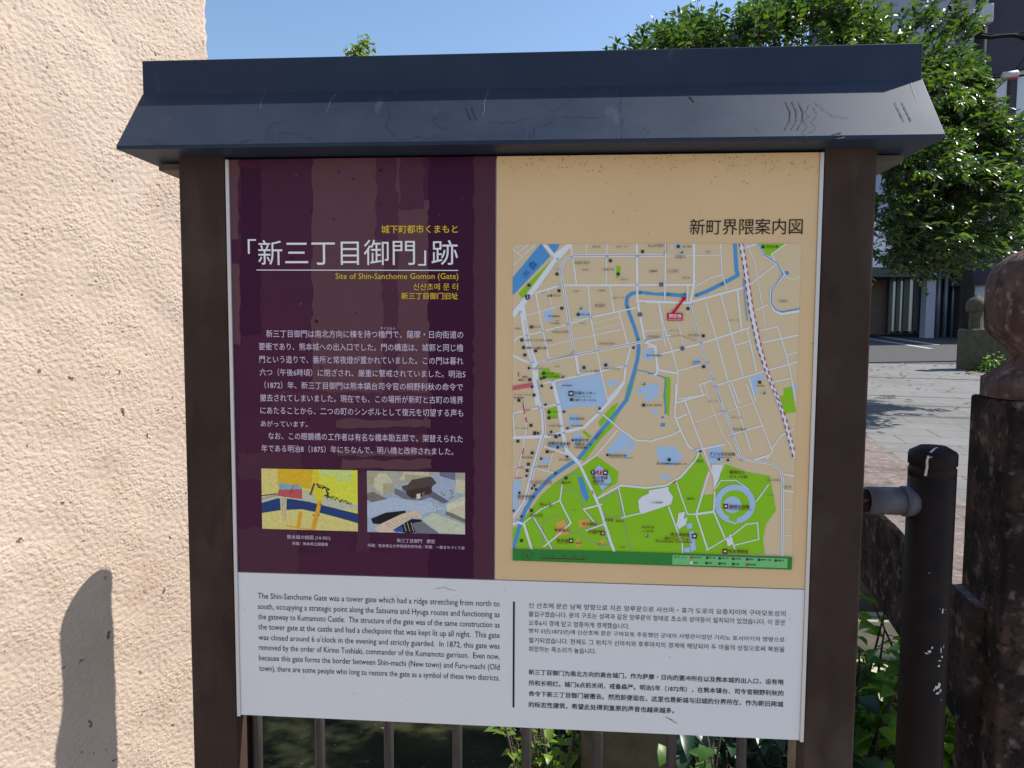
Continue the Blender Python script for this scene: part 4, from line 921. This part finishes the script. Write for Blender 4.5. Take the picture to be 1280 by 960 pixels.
for s_, x0, x1, y in (('熊本東郵便局', 266, 336, 458), ('パル玉寿庵', 275, 330, 500), ('中央小学校', 455, 515, 448), ('中央公園', 248, 296, 800), ('サクラ町公園', 250, 362, 820), ('無料駐車場', 350, 408, 872)): mt(A, s_, x0, x1, y)
for f_, n_ in ((B, 34), (Dd, 26), (A, 8)):
    for _ in range(n_):
        p = f_([(random.uniform(40, 900), random.uniform(30, 900) if f_ is not Dd else random.uniform(10, 420))])[0]; sh.disc(*p, .35, grey, 5)
sh.build('town_map', sh.mats, p_beige)

# ------------------------------------------------------------------ metal fence behind the board
FY = .35
fence = thing('metal_fence', 'dark metal river fence with round capped end posts and thin brown bars', 'fence', (0, FY, 0))
zt_f = at(1160, 556, FY).z; xR = at(1159, 720, FY).x; xL = at(290, 900, FY).x
BR = .0485
def bollard(x):
    mb = MB(); mb.lathe([(BR, 0), (BR, zt_f - .072), (BR * .96, zt_f - .070)], (x, FY, 0), 40)
    o = mb.build('end_post', M['dark'], fence)
    mb = MB(); mb.lathe([(BR * .9, zt_f - .0725), (BR * 1.0, zt_f - .0695), (BR * 1.0, zt_f - .052), (BR * .95, zt_f - .0485), (BR * .95, zt_f - .046), (BR * 1.02, zt_f - .043), (BR * 1.02, zt_f - .020), (BR * .97, zt_f - .014), (BR * .55, zt_f - .002), (BR * .2, zt_f)], (x, FY, 0), 40)
    c = mb.build('post_cap', M['dark'], o)
    return o, c
postL, capL = bollard(xL); postR, capR = bollard(xR)
zrail = at(1112, 626, FY).z
mb = MB(); mb.tube([(xL, FY, zrail), (xR, FY, zrail)], .026, 20); rail = mb.build('top_rail', M['dark'], fence)
mb = MB(); mb.tube([(xL, FY, .12), (xR, FY, .12)], .02, 16); mb.build('bottom_rail', M['dark'], fence)
for x, s in ((xR, -1), (xL, 1)):
    mb = MB(); mb.tube([(x + s * .036, FY, zrail), (x + s * .062, FY, zrail)], .0345, 24); mb.tube([(x + s * .0625, FY, zrail), (x + s * .140, FY, zrail)], .0315, 24)
    mb.build('sleeve', M['sleeve'], rail)
for px in (400, 486, 571.5, 658, 747, 839.5, 927, 1013, 322):
    x = at(px, 925, FY).x
    mb = MB(); mb.tube([(x, FY, .125), (x, FY, zrail)], .0122, 12); mb.build('baluster', M['bar'], fence)
# white droppings on the right post
def post_patch(mb, pts, rad=BR * 1.03, w_=.003):
    """pts: (angle in degrees round the post, z below the top)"""
    for (a0, d0), (a1, d1) in zip(pts[:-1], pts[1:]):
        n = 5
        for k in range(n):
            q = []
            for t, s in ((k / n, 1), (k / n, -1), ((k + 1) / n, -1), ((k + 1) / n, 1)):
                a = R(a0 + (a1 - a0) * t) + s * w_ / rad; d = d0 + (d1 - d0) * t
                q.append((xR + rad * math.cos(a), FY + rad * math.sin(a), zt_f - d))
            mb.add(q, [(0, 1, 2, 3)])
mb = MB()
post_patch(mb, [(-126, .0185), (-129, .030), (-128, .043)], BR * 1.025, .0024); post_patch(mb, [(-128, .043), (-131, .064)], BR * 1.025, .0026); post_patch(mb, [(-118, .020), (-128, .024)], BR * 1.03, .0018)
def captop(x, y):      # on the sloping top of the cap
    return (xR + x, FY + y, zt_f - .002 - (math.hypot(x, y) - BR * .55) / (BR * .42) * .012 + .0012)
P = [captop(-.026, -.036), captop(-.022, -.039), captop(-.010, -.030), captop(-.004, -.028), captop(-.006, -.0265), captop(-.014, -.029)]
mb.add(P, [(0, 1, 2, 3, 4, 5)])
def blob(mb, x0, a, d, w_, h_, rad=BR * 1.01):
    n = 9; V = []
    for k in range(n):
        t = 2 * math.pi * k / n; r_ = random.uniform(.55, 1.15)
        aa = R(a) + math.cos(t) * w_ * r_ / rad
        V.append((x0 + rad * math.cos(aa), FY + rad * math.sin(aa), zt_f - d + math.sin(t) * h_ * r_))
    mb.add(V, [tuple(range(n))])
for a, d, w_, h_ in ((-75, .365, .0022, .007), (-83, .36, .001, .001), (-66, .362, .001, .0015), (-104, .458, .004, .0035), (-110, .463, .004, .002), (-98, .449, .0022, .004), (-74, .455, .0015, .008), (-70, .47, .003, .003), (-76, .478, .004, .002), (-66, .447, .001, .004), (-78, .49, .0035, .0025), (-82, .54, .005, .006), (-75, .535, .004, .007), (-70, .548, .003, .004), (-78, .553, .005, .003), (-88, .545, .002, .003), (-66, .57, .0012, .002), (-112, .28, .001, .0015)):
    blob(mb, xR, a, d, w_, h_)
ml = MB()
for a, d, w_, h_ in ((-28, .645, .004, .016), (-24, .67, .003, .008), (-40, .60, .0016, .003), (-45, .69, .0016, .005), (-38, .66, .0012, .003)): blob(ml, xL, a, d, w_, h_)
ml.build('white_splashes', M['birdlime'], postL)
mb.build('white_splashes', M['birdlime'], postR)

# ------------------------------------------------------------------ stone rail and its end post
rl = thing('stone_railing', 'weathered red brown stone bridge rail ending in a dark domed end post', 'stone railing', (1.2, .5, 0))
mb = MB()
Wd, Hd, Lg = .350, .318, 4.4
ch = .012
sec = [(0, -ch), (ch, 0), (Wd - ch, 0), (Wd, -ch), (Wd, -Hd), (0, -Hd)]
nseg = 40
vs = []
for k in range(nseg + 1):
    b = P0 + BD * (-.03 + Lg * k / nseg)
    for (u_, z_) in sec: vs.append(b + BP * (u_ + random.uniform(-.002, .002)) + Vector((0, 0, z_ + random.uniform(-.0025, .0025))))
n = len(sec)
fs = [(k * n + i, k * n + (i + 1) % n, (k + 1) * n + (i + 1) % n, (k + 1) * n + i) for k in range(nseg) for i in range(n)]
fs += [tuple(range(n))[::-1], tuple(range(nseg * n, nseg * n + n))]
mb.add(vs, [f[::-1] for f in fs])
mb.m = [(0 if (i % n) in (1, 2) else 1) if i < nseg * n else 1 for i in range(len(fs))]  # side faces and front chamfer take the dark stone as painted shade
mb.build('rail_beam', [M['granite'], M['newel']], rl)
NB = Vector((1.145, .62, 0)); NW = .241
bh = Vector((BD.x, BD.y, 0)).normalized()
ctr = NB - bh * NW / 2 + BP * NW / 2
rot = math.atan2(BP.y, BP.x)
def newel(ctr, ztop_sq, zbase, sc_, mats, parent, rot):
    """square stone post with a stepped plinth, neck and tall rounded head"""
    h = NW / 2 * sc_
    Mx = Matrix.Translation((ctr.x, ctr.y, 0)) @ Matrix.Rotation(rot, 4, 'Z')
    mb = MB(); mb.box((-h, -h, zbase), (h, h, ztop_sq), 0, Mx)
    o = mb.build('newel_post', mats, parent, .008 * sc_, 3)
    mb = MB(); r_ = .125 * sc_; k = sc_
    prof = [(r_ * a, b * k) for a, b in ((1, 0), (1, .046), (.93, .053), (.66, .082), (.58, .103), (.68, .124), (.92, .152), (.99, .17), (1, .2), (1, .272), (.97, .294), (.87, .32), (.62, .347), (.3, .362), (.04, .366))]
    mb.lathe(prof, (ctr.x, ctr.y, ztop_sq + .002), 48, 0, 3.2, rot)
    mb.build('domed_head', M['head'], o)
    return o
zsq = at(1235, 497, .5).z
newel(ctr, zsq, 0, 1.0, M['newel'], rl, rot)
rl2 = thing('stone_post', 'small pointed stone post standing at the far end of the bridge pavement', 'stone post', (6, 9.5, 1.2))
pf = at(1217, 451, 9.3)
zf = at(1217, 411, 9.3).z
mb = MB(); mb.lathe([(.085, 0), (.085, .24)], (pf.x, 9.3, zf), 8, 0, 2.0, .2, False); mb.build('shaft', M['mossy'], rl2)
mb = MB(); mb.lathe([(.10, .242), (.128, .26), (.132, .33), (.12, .385), (.085, .425), (.04, .45), (.022, .475), (.004, .49)], (pf.x, 9.3, zf), 20); mb.build('pointed_cap', M['mossy'], rl2)
mb = MB(); pa = at(1205, 451, 9.5); mb.box((pf.x - .14, 9.3 - .14, deck(9.3)), (pf.x + .22, 9.3 + .2, zf - .002)); mb.box((pf.x + .222, 9.3 - .05, deck(9.3)), (pf.x + 2.2, 9.3 + .2, zf - .12)); mb.build('stone_base', M['mossy'], rl2, .02)

# stone step on the bank, pillar at the water
mb = MB(); zz_ = at(1100, 803, 2.0).z
mb.box((.95, 2.0, zz_ - .1), (2.6, 2.118, at(1100, 776, 2.0).z)); o = mb.build('stone_step', M['ledge'], None, .012, 3); tag(o, 'pale worn stone step at the foot of the bridge end', 'stone step')
xa = at(727, 930, .55).x; xb = at(846, 930, .55).x
mb = MB(); mb.box((xa, .55, 0), (xb, .55 + .2, .53)); o = mb.build('stone_pillar', M['mossy'], None, .015, 3); tag(o, 'dark mossy stone pillar standing behind the bars below the board', 'stone pillar')
xa = at(990, 940, .16).x; xb = at(1001, 940, .16).x
mb = MB(); mb.box((xa, .16, 0), (xb, .19, .72)); o = mb.build('timber_stake', mat('olive_timber', (.22, .18, .11), .9, col2=(.14, .11, .07), scale=20), None, .003); tag(o, 'thin olive timber stake close behind the right board post', 'stake')

# ------------------------------------------------------------------ foliage
def leaf(mb, base, d, nrm, L, Wd_, mi=0, curl=.25):
    d = d.normalized(); s = d.cross(nrm)
    if s.length < 1e-4: s = d.cross(Vector((1, 0, .3)))
    s.normalize(); n_ = s.cross(d)
    b = base
    m1 = base + d * L * .38 - n_ * L * .03; m2 = base + d * L * .72 - n_ * L * curl * .35; tip = base + d * L - n_ * L * curl
    up_ = n_ * Wd_ * .22
    vs = [b, m1 + s * Wd_ * .5 + up_, m1, m1 - s * Wd_ * .5 + up_, m2 + s * Wd_ * .36 + up_ * .7, m2, m2 - s * Wd_ * .36 + up_ * .7, tip]
    mb.add(vs, [(0, 2, 1), (0, 3, 2), (1, 2, 5, 4), (2, 3, 6, 5), (4, 5, 7), (5, 6, 7)], mi, True)
def rv():
    while True:
        v = Vector((random.uniform(-1, 1), random.uniform(-1, 1), random.uniform(-1, 1)))
        if .1 < v.length < 1: return v.normalized()
def sprig(mb, tw, p, d, n, L, ll, lw):
    pts = [p]; q = p.copy(); dd = d.copy()
    for k in range(n):
        dd = (dd + rv() * .16 + Vector((0, 0, -.02))).normalized(); q = q + dd * L / n; pts.append(q.copy())
        for s in (-1, 1):
            if random.random() < .12: continue
            side = dd.cross(Vector((0, 0, 1))); side = side.normalized() if side.length > .05 else rv()
            ld = (dd * .55 + side * s * .8 + rv() * .4 + Vector((0, 0, -.15))).normalized()
            leaf(mb, q + ld * .008, ld, (Vector((0, 0, 1)) + rv() * .75).normalized(), ll * random.uniform(.65, 1.15), lw * random.uniform(.8, 1.15), 0, random.uniform(.05, .4))
    leaf(mb, q, dd, (Vector((0, 0, 1)) + rv() * .5).normalized(), ll * .8, lw * .8)
    tw.tube([pts[0], pts[len(pts) // 2], pts[-1]], [.004, .003, .0015], 4)
def inside(x, y, P):
    c = False; j = len(P) - 1
    for i in range(len(P)):
        if (P[i][1] > y) != (P[j][1] > y) and x < (P[j][0] - P[i][0]) * (y - P[i][1]) / (P[j][1] - P[i][1]) + P[i][0]: c = not c
        j = i
    return c

def big_tree():
    Y = 5.4
    t = thing('leafy_tree', 'leafy green tree spreading behind the roof and right post of the board', 'tree', (2.5, Y, deck(2.2) - .6))
    out = [(778, 90), (800, 66), (830, 62), (870, 44), (905, 50), (945, 28), (975, 10), (1010, -4), (1045, -10), (1075, 12), (1100, 28), (1120, 16), (1150, 34), (1192, 48), (1212, 76), (1220, 118), (1246, 158), (1278, 180), (1285, 225), (1256, 262), (1222, 300), (1190, 330), (1150, 322), (1120, 335), (1080, 330), (1000, 345), (900, 330), (800, 260), (770, 160)]
    cx, cz = 1050, 170
    fol, tw = MB(), MB()
    base = Vector((at(1062, 300, Y).x, Y, deck(2.2) - 1.2))
    limbs = []
    fork = Vector((at(1066, 205, Y).x, Y, at(1066, 205, Y).z))
    tr = MB(); tr.tube([base, base.lerp(fork, .5) + Vector((.03, .02, 0)), fork], [.15, .125, .11], 14)
    tips = [(850, 90, -.4), (960, 60, .5), (1040, 30, -.3), (1120, 70, .6), (1200, 120, -.4), (1260, 210, .1), (1190, 260, -.6), (1110, 240, .7), (980, 200, -.8), (880, 180, .5), (1150, 180, .9), (1080, 120, -.9)]
    for (px, py, dy) in tips:
        e = at(px, py, Y + dy); m1 = fork.lerp(e, .35) + Vector((0, 0, .22)) + rv() * .08; m2 = fork.lerp(e, .7) + Vector((0, 0, .18)) + rv() * .1
        tr.tube([fork - Vector((0, 0, .05)), m1, m2, e], [.06, .042, .026, .010], 8)
        for k in range(41):
            a = k / 40
            p = fork.lerp(m1, a / .35) if a < .35 else (m1.lerp(m2, (a - .35) / .35) if a < .7 else m2.lerp(e, (a - .7) / .3))
            if a > .15: limbs.append(p)
    cnt = 0
    # gaps: soft clumping by a coarse cell hash
    clumps = [(random.uniform(760, 1330), random.uniform(-20, 340), random.uniform(-1.1, 1.1)) for _ in range(170)]
    clumps = [c for c in clumps if inside(c[0], c[1], out)]
    sprays = [((1110, 52), (1206, 44)), ((1120, 95), (1192, 84)), ((1130, 130), (1210, 104)), ((1140, 165), (1224, 142)), ((1160, 205), (1256, 158)), ((1150, 218), (1262, 190)), ((1130, 246), (1264, 232)), ((1110, 272), (1276, 258)), ((1100, 300), (1280, 300)), ((1095, 326), (1176, 328)), ((1100, 205), (1170, 190)), ((1095, 235), (1160, 225)), ((1095, 280), (1180, 290)), ((1100, 318), (1220, 312))]
    sdy = [random.uniform(-.9, .9) for _ in sprays]
    crest = [(772, 78), (800, 60), (835, 50), (870, 28), (905, 42), (945, 30), (975, 10), (1010, -5), (1045, 4), (1080, 22), (1100, 34)]
    while cnt < 2900:
        sel = random.random()
        if sel < .17:
            k = random.randrange(len(crest) - 1); t_ = random.random(); (xa, ya), (xb, yb) = crest[k], crest[k + 1]
            px, py, dy = xa + (xb - xa) * t_, ya + (yb - ya) * t_ + 10 + abs(random.gauss(0, 30)), .5 * math.sin(k * 2.1) + random.gauss(0, .3)
        elif sel < .56:
            k = random.randrange(len(sprays)); (xa, ya), (xb, yb) = sprays[k]; t_ = random.random() ** .8
            px, py = xa + (xb - xa) * t_ + random.gauss(0, 5), ya + (yb - ya) * t_ - 10 * math.sin(math.pi * t_) + random.gauss(0, 9 - 4 * t_); dy = sdy[k] + random.gauss(0, .15)
        elif random.random() < .9:
            c = random.choice(clumps); px, py = random.gauss(c[0], 19), random.gauss(c[1], 11); dy = c[2] + random.gauss(0, .16)
        else:
            px, py, dy = random.uniform(760, 1335), random.uniform(-30, 345), random.uniform(-1.2, 1.2)
        if not inside(px, py, out) and px < 1090: continue
        if 1070 < px < 1205 and py < 48 and random.random() < .85: continue
        if px <= 1070 and py < 14 and random.random() < .6: continue
        if px > 1296 or (sel >= .56 and px > 1190 and py < 150): continue
        if px < 1080 and py > 110 and random.random() < .55: continue          # sparser low behind the board
        p = at(px, py, Y + dy)
        q = min(limbs, key=lambda l: (l - p).length_squared)
        outw = (p - (fork + Vector((0, 0, .7)))).normalized()
        d = (outw * .6 + Vector((0, 0, .45)) + rv() * .5).normalized()
        if px > 1090 and py > 60: d = (rv() * .45 + Vector((.75, 0, .12))).normalized()
        if py < 75: d = (d + Vector((0, 0, .9))).normalized()
        L = random.uniform(.17, .34)
        sprig(fol, tw, p, d, random.randint(5, 8), L * .85, random.choice((.066, .080, .092)), .034)
        if (q - p).length < .26: tw.tube([q, q.lerp(p, .5) + rv() * .03, p], [.006, .004, .003], 4)
        cnt += 1
    tr.build('trunk', M['bark'], t)
    tw.build('twigs', M['bark'], t)
    fol.build('crown', M['leaf'], t)
big_tree()

def far_tree():
    Y = 22.0
    c = at(456, 108, Y)
    t = thing('distant_tree', 'small bright green treetop showing just above the roof ridge of the board', 'tree', (c.x, Y, deck(Y)))
    tr = MB(); tr.tube([(c.x, Y, deck(Y)), (c.x + .1, Y, c.z - 1), (c.x, Y, c.z + .4)], [.18, .13, .04], 10)
    for k in range(7):
        a = k * .9; tr.tube([(c.x, Y, c.z - .8), (c.x + .9 * math.cos(a), Y + .9 * math.sin(a), c.z + .4 * math.sin(k))], [.07, .015], 6)
    tr.build('trunk', M['bark'], t)
    fol = MB()
    for b in range(130):
        v = rv(); dn = random.random() < .62
        o = c + (Vector((v.x * 2.0, v.y * 1.9, v.z * 1.7)) * random.uniform(.6, 1) + Vector((0, 0, -2.4)) if dn else Vector((v.x * 1.45, v.y * 1.3, v.z * 1.35)) * random.uniform(.55, 1))
        for k in range(60):
            p = o + rv() * random.uniform(.05, .36); leaf(fol, p, rv() + Vector((0, 0, .3)), (Vector((0, 0, 1)) + rv()).normalized(), .17, .085)
    fol.build('crown', M['leaf_far'], t)
far_tree()

def shrub(name, label, spots, ll, lw, m, nl, group=None, h=(.25, .6)):
    c = sum((Vector(s) for s in spots), Vector()) / len(spots)
    t = thing(name, label, 'shrub', tuple(c), group)
    fol, st = MB(), MB()
    for s in spots:
        s = Vector(s)
        H = random.uniform(*h)
        lean = Vector((random.uniform(-.25, .25), random.uniform(-.25, .25), 1)).normalized()
        pts = [s, s + lean * H * .5 + rv() * .02, s + lean * H + rv() * .04]
        st.tube(pts, [.006, .005, .003], 5)
        for k in range(nl):
            a = .12 + .88 * k / nl
            p = pts[0].lerp(pts[1], a * 2) if a < .5 else pts[1].lerp(pts[2], a * 2 - 1)
            ang = k * 2.4 + random.uniform(-.4, .4)
            d = Vector((math.cos(ang), math.sin(ang), random.uniform(-.05, .5))).normalized()
            stem = p + d * ll * .35; st.tube([p, stem], [.002, .0015], 4)
            leaf(fol, stem, d + Vector((0, 0, -.25)), (Vector((0, 0, 1)) + rv() * .35).normalized(), ll * random.uniform(.6, 1.15), lw * random.uniform(.7, 1.1), 0, random.uniform(.1, .45))
    st.build('stems', M['bark'], t); fol.build('leaves', m, t)
def bank(x, y): return max(.0, .16 * (y - .8) / 1.9)
sp = [(random.uniform(1.0, 1.62), random.uniform(1.0, 1.5), .05) for _ in range(46)]
shrub('leafy_shrub', 'green leafy shrub growing between the right board post and the round fence post', sp, .085, .055, M['leaf_mid'], 15, h=(.22, .62))
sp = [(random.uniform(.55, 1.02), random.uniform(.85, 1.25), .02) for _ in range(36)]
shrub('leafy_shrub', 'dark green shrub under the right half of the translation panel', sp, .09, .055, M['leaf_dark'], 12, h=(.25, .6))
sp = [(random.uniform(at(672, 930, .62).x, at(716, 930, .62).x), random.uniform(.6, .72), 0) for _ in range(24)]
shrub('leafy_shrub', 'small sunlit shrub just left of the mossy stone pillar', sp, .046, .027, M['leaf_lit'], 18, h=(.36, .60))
sp = [(at(870, 930, .5).x + random.uniform(-.02, .1), random.uniform(.5, .6), 0) for _ in range(5)]
shrub('leafy_shrub', 'few pale broad leaves just right of the mossy stone pillar', sp, .085, .05, M['leaf_shrub'], 8, h=(.45, .6))
sp = [(1.25 + random.uniform(0, .45), random.uniform(.9, 1.3), .03) for _ in range(14)]
shrub('leafy_shrub', 'low shrub under the stone rail right of the round fence post', sp, .08, .05, M['leaf_shrub'], 10, h=(.15, .4))
pw = at(1238, 446, 9.0)
sp = [(pw.x + random.uniform(-.12, .16), 9.0 + random.uniform(-.1, .1), deck(9.0)) for _ in range(10)]
shrub('small_weed', 'small green weed growing at the base of the far stone post', sp, .07, .045, M['leaf_shrub'], 8, h=(.12, .36))

# ------------------------------------------------------------------ buildings at the right
BY = 18.7
bm_dark = mat('purple_brown_tile', (.045, .036, .05), .55, .4, col2=(.06, .048, .064), scale=2)
bm_grey = mat('lilac_grey_render', (.42, .39, .45), .8, .3, col2=(.36, .34, .40), scale=1.5)
bm_pale = mat('pale_grey_render', (.80, .79, .83), .8, .3, col2=(.74, .73, .78), scale=1.2)
bm_white = mat('recess_white_wall', (.80, .80, .84), .8, .3)
bm_glass = mat('dark_glass', (.02, .024, .03), .05, .8)
bm_frame = mat('dark_window_frame', (.03, .03, .034), .4, .5)
bm_inside = mat('curtain_and_panels', (.5, .55, .6), .7)
bm_pipe = mat('blue_grey_pipe', (.20, .25, .32), .4, .5, metal=.3)
bm_wood = mat('dark_wood_panel', (.10, .06, .04), .7, col2=(.06, .035, .025), scale=5)
def vbox(mb, px0, py0, px1, py1, Y, dep, mi=0):
    """upright block whose front fills that patch of the photograph at distance Y"""
    a = at(px0, py0, Y); b = at(px1, py1, Y); x0, x1 = sorted((a.x, b.x)); z0, z1 = sorted((a.z, b.z))
    mb.box((x0, Y, z0), (x1, Y + dep, z1), mi)
ap = thing('apartment_building', 'dark purple apartment block with curved balconies above a glazed shop entrance', 'building', (11, BY + 3, deck(BY)))
mb = MB()
zg = deck(BY) - .05; ztop = 16.0
xl = at(1180, 300, BY).x; xr = at(1520, 300, BY).x
zsh = at(1130, 318, BY).z
mb.box((xl, BY, zsh), (xr, BY + 9, ztop)); mb.build('wall', bm_grey, ap)
mb = MB(); a = at(1088, 318, BY); mb.box((a.x - 6, BY + .02, zsh - .35), (xl - .003, BY + 9, zsh + .9)); mb.build('shop_fascia', bm_pale, ap)
# ground floor
mb = MB(); vbox(mb, 1207, 322, 1520, 455, BY + .1, 8.9); mb.build('ground_floor_wall', bm_dark, ap)
mb = MB(); vbox(mb, 1160, 332, 1167, 426, BY - .1, .3); mb.build('shop_column', bm_grey, ap)
mb = MB(); vbox(mb, 1167.4, 318, 1206.6, 452, BY + .9, .3); mb.build('recess_wall', bm_frame, ap)
for px in (1172, 1181, 1190, 1202):
    mb = MB(); p = at(px, 400, BY + .5); mb.tube([(p.x, BY + .5, zg), (p.x, BY + .5, zsh)], .05 if px != 1190 else .03, 10); mb.build('drain_pipe', bm_pipe, ap)
mb = MB(); vbox(mb, 1157, 428, 1204, 444, BY - 1.2, 1.0); mb.build('plinth', M['mossy'], ap, .03)
mb = MB(); vbox(mb, 1080, 334, 1160, 346, BY - .6, .9); mb.build('entrance_canopy', bm_frame, ap)
mb = MB(); vbox(mb, 1020, 346, 1112, 418, BY + .35, .2); mb.build('wood_panel', bm_wood, ap)
mb = MB(); vbox(mb, 1112.4, 342, 1159.6, 418, BY + 3.0, .1); mb.build('shop_interior', bm_inside, ap)
mb = MB()
for px in (1112.5, 1122, 1131, 1144, 1155):
    vbox(mb, px, 346, px + (1.6 if px != 1131 else 4), 417, BY + .2, .12)
vbox(mb, 1112.5, 345.8, 1159, 348, BY + .2, .12); vbox(mb, 1112.5, 414, 1159, 416.5, BY + .2, .12)
dr = mb.build('sliding_door', bm_frame, ap)
gm = mat('shop_window_glass', (.17, .20, .24), .04, .6, metal=.85)
mb = MB(); vbox(mb, 1113, 348, 1158.5, 414, BY + .25, .012); mb.build('glass_pane', gm, dr)
# curved balcony tower
tc_ = at(1336, 200, BY - .2); TX, TY = tc_.x, BY + .6; TR_ = 2.45
def drum(name, r_, z0, z1, m, n=64):
    mb = MB(); mb.lathe([(r_, z0), (r_, z1)], (TX, TY, 0), n); return mb.build(name, m, ap)
z_edges = [at(1260, p, BY - 1.5).z for p in (-60, 77, 146, 212, 300, 345)]
drum('recess_wall', TR_ - .28, z_edges[4] - 4, ztop - .5, bm_white)
bands = [(76, -50), (212, 144), (352, 300)]
for pb, pt in bands:
    drum('balcony', TR_, at(1258, pb, BY - 1.5).z, at(1258, pt, BY - 1.5).z, bm_dark)
for pb, pt in ((-130, -200),):
    drum('balcony', TR_, at(1258, pb, BY - 1.5).z, at(1258, pt, BY - 1.5).z, bm_dark)
mb = MB()
for px in (1236, 1274): vbox(mb, px, -100, px + 5, 330, BY - .75 if px == 1274 else BY - .3, .15)
mb.build('pillar', bm_dark, ap)
for (px0, px1, py0, py1) in ((1196, 1206, 240, 300), (1196, 1206, 130, 190), (1196, 1206, 20, 70)):
    mb = MB(); vbox(mb, px0, py0, px1, py1, BY - .03, .02); f_ = mb.build('window', bm_frame, ap)
    mb = MB(); vbox(mb, px0 + 1, py0 + 1, px1 - 1, py1 - 1, BY - .04, .008); mb.build('pane', bm_glass, f_)
mb = MB(); vbox(mb, 1229, 362, 1237, 411, BY + .08, .018); mb.build('notice_plate', bm_white, ap)

tb = thing('tower_building', 'tall pale lilac block rising behind the tree and the dark apartment block', 'building', (14, 32, deck(30)))
TYb = 30.0
mb = MB(); a = at(1092, 100, TYb); b = at(1200, 100, TYb); mb.box((a.x, TYb, deck(30)), (b.x + 3, TYb + 8, 22)); mb.build('wall', bm_pale, tb)
mb = MB(); mb.box((a.x - .12, TYb - .1, deck(30)), (a.x - .004, TYb + 8, 22.1)); mb.build('corner_strip', bm_dark, tb)
for py0, py1 in ((8, 40), (96, 128), (184, 216)):
    mb = MB(); vbox(mb, 1130, py0, 1154, py1, TYb - .05, .04); f_ = mb.build('window', bm_frame, tb)
    mb = MB(); vbox(mb, 1132, py0 + 2, 1152, py1 - 2, TYb - .07, .012); mb.build('pane', bm_glass, f_)

# utility pole and wires
UY = 10.9
up_ = at(1213, 300, UY)
po = thing('utility_pole', 'dark utility pole with grey boxes in front of the curved balconies', 'utility pole', (up_.x, UY, deck(UY)))
mb = MB(); mb.tube([(up_.x, UY, deck(UY)), (up_.x, UY, 9.5)], [.10, .078], 18); mb.build('pole', mat('dark_pole_concrete', (.035, .032, .038), .8, .2, col2=(.022, .02, .025), scale=6), po)
gbx = mat('pole_box_grey', (.42, .43, .46), .5, .4)
mb = MB(); vbox(mb, 1223, 4, 1242, 27, UY - .18, .26); mb.build('junction_box', gbx, po, .015)
mb = MB(); vbox(mb, 1206, 36, 1221, 42, UY - .16, .3); mb.build('pole_band', bm_frame, po)
mb = MB(); vbox(mb, 1200, -14, 1250, -9, UY - .14, .08); mb.build('cross_arm', gbx, po)
mb = MB(); mb.tube([at(1217, 84, UY - .12), at(1210, 90, UY - .25), at(1204, 98, UY - .35), at(1200, 112, UY - .45)], .035, 10); mb.build('red_guard', mat('red_guard_plastic', (.35, .02, .03), .5), po)
blackw = mat('black_cable_sheath', (.012, .012, .013), .85, .1)
def cable(label, pts, r_, n=14, sag=.1):
    a, b = Vector(pts[0]), Vector(pts[-1]); P = []
    for k in range(n + 1):
        t = k / n
        if len(pts) == 2: p = a.lerp(b, t) - Vector((0, 0, sag * 4 * t * (1 - t)))
        else:
            f_ = t * (len(pts) - 1); i = min(int(f_), len(pts) - 2); p = Vector(pts[i]).lerp(Vector(pts[i + 1]), f_ - i)
        P.append(p)
    mb = MB(); mb.tube(P, r_, 6); o = mb.build('overhead_cable', blackw); return tag(o, label, 'cable', 'cables strung from the utility pole')
pA = lambda px, py, dy=-.1: at(px, py, UY + dy)
cable('thick black cable bundle bowing right from the pole below the grey box', [pA(1220, 44), pA(1238, 47), pA(1252, 45), pA(1270, 44), pA(1290, 52)], .03)
ch_ = cable('black cable carrying a grey splice case right of the tree', [pA(1218, 60), pA(1238, 97), pA(1252, 96), pA(1275, 95), pA(1340, 82)], .018)
cable('thin cable rising from the tree top towards the upper left of the pale block', [at(1020, 56, UY), at(1112, -6, UY + 3)], .012)
cable('thin cable crossing the pale block above the board end', [at(1075, 40, UY), at(1150, -8, UY + 3)], .012)
cable('thin cable slanting across the pale block towards the pole top', [pA(1160, 50), pA(1192, -6)], .012)
cable('thin cable slanting down beside the balcony windows', [pA(1222, 127), pA(1290, 60)], .008)
cable('thin cable running level from the pole across the upper balcony', [pA(1215, 38), pA(1300, 33)], .012)
sp_ = thing('splice_case', 'grey cylindrical splice case with a red underside hanging on a cable', 'splice case', tuple(pA(1262, 96)))
mb = MB(); mb.tube([pA(1252, 95, -.16), pA(1254, 95, -.16), pA(1271, 92, -.16), pA(1273, 92, -.16)], [.03, .055, .055, .03], 14); mb.build('case', gbx, sp_)
mb = MB(); mb.tube([pA(1253, 99, -.16), pA(1272, 96, -.16)], .03, 10); mb.build('red_strip', mat('red_strip_plastic', (.3, .03, .03), .5), sp_)
# wires over the bridge pavement: their shadows fall on the paving
for k, (ya, yb, za) in enumerate(((8.2, 7.4, 5.6), (6.3, 5.4, 5.9), (5.6, 4.8, 6.2), (4.9, 4.2, 6.0))):
    za += 1.2
    o_ = SUN * (za / SUN.z)
    cable('thin overhead wire high above the bridge paving, %s' % ('the thick one farthest out', 'second from the far end', 'second nearest the board', 'nearest the board')[k],
          [(xline(ya) - 1 + o_.x, ya + .4 + o_.y, za + deck(ya)), (xline(ya) + 9 + o_.x, yb - .5 + o_.y, za + deck(ya) + .2)], .02 if k else .03, 10, .05)
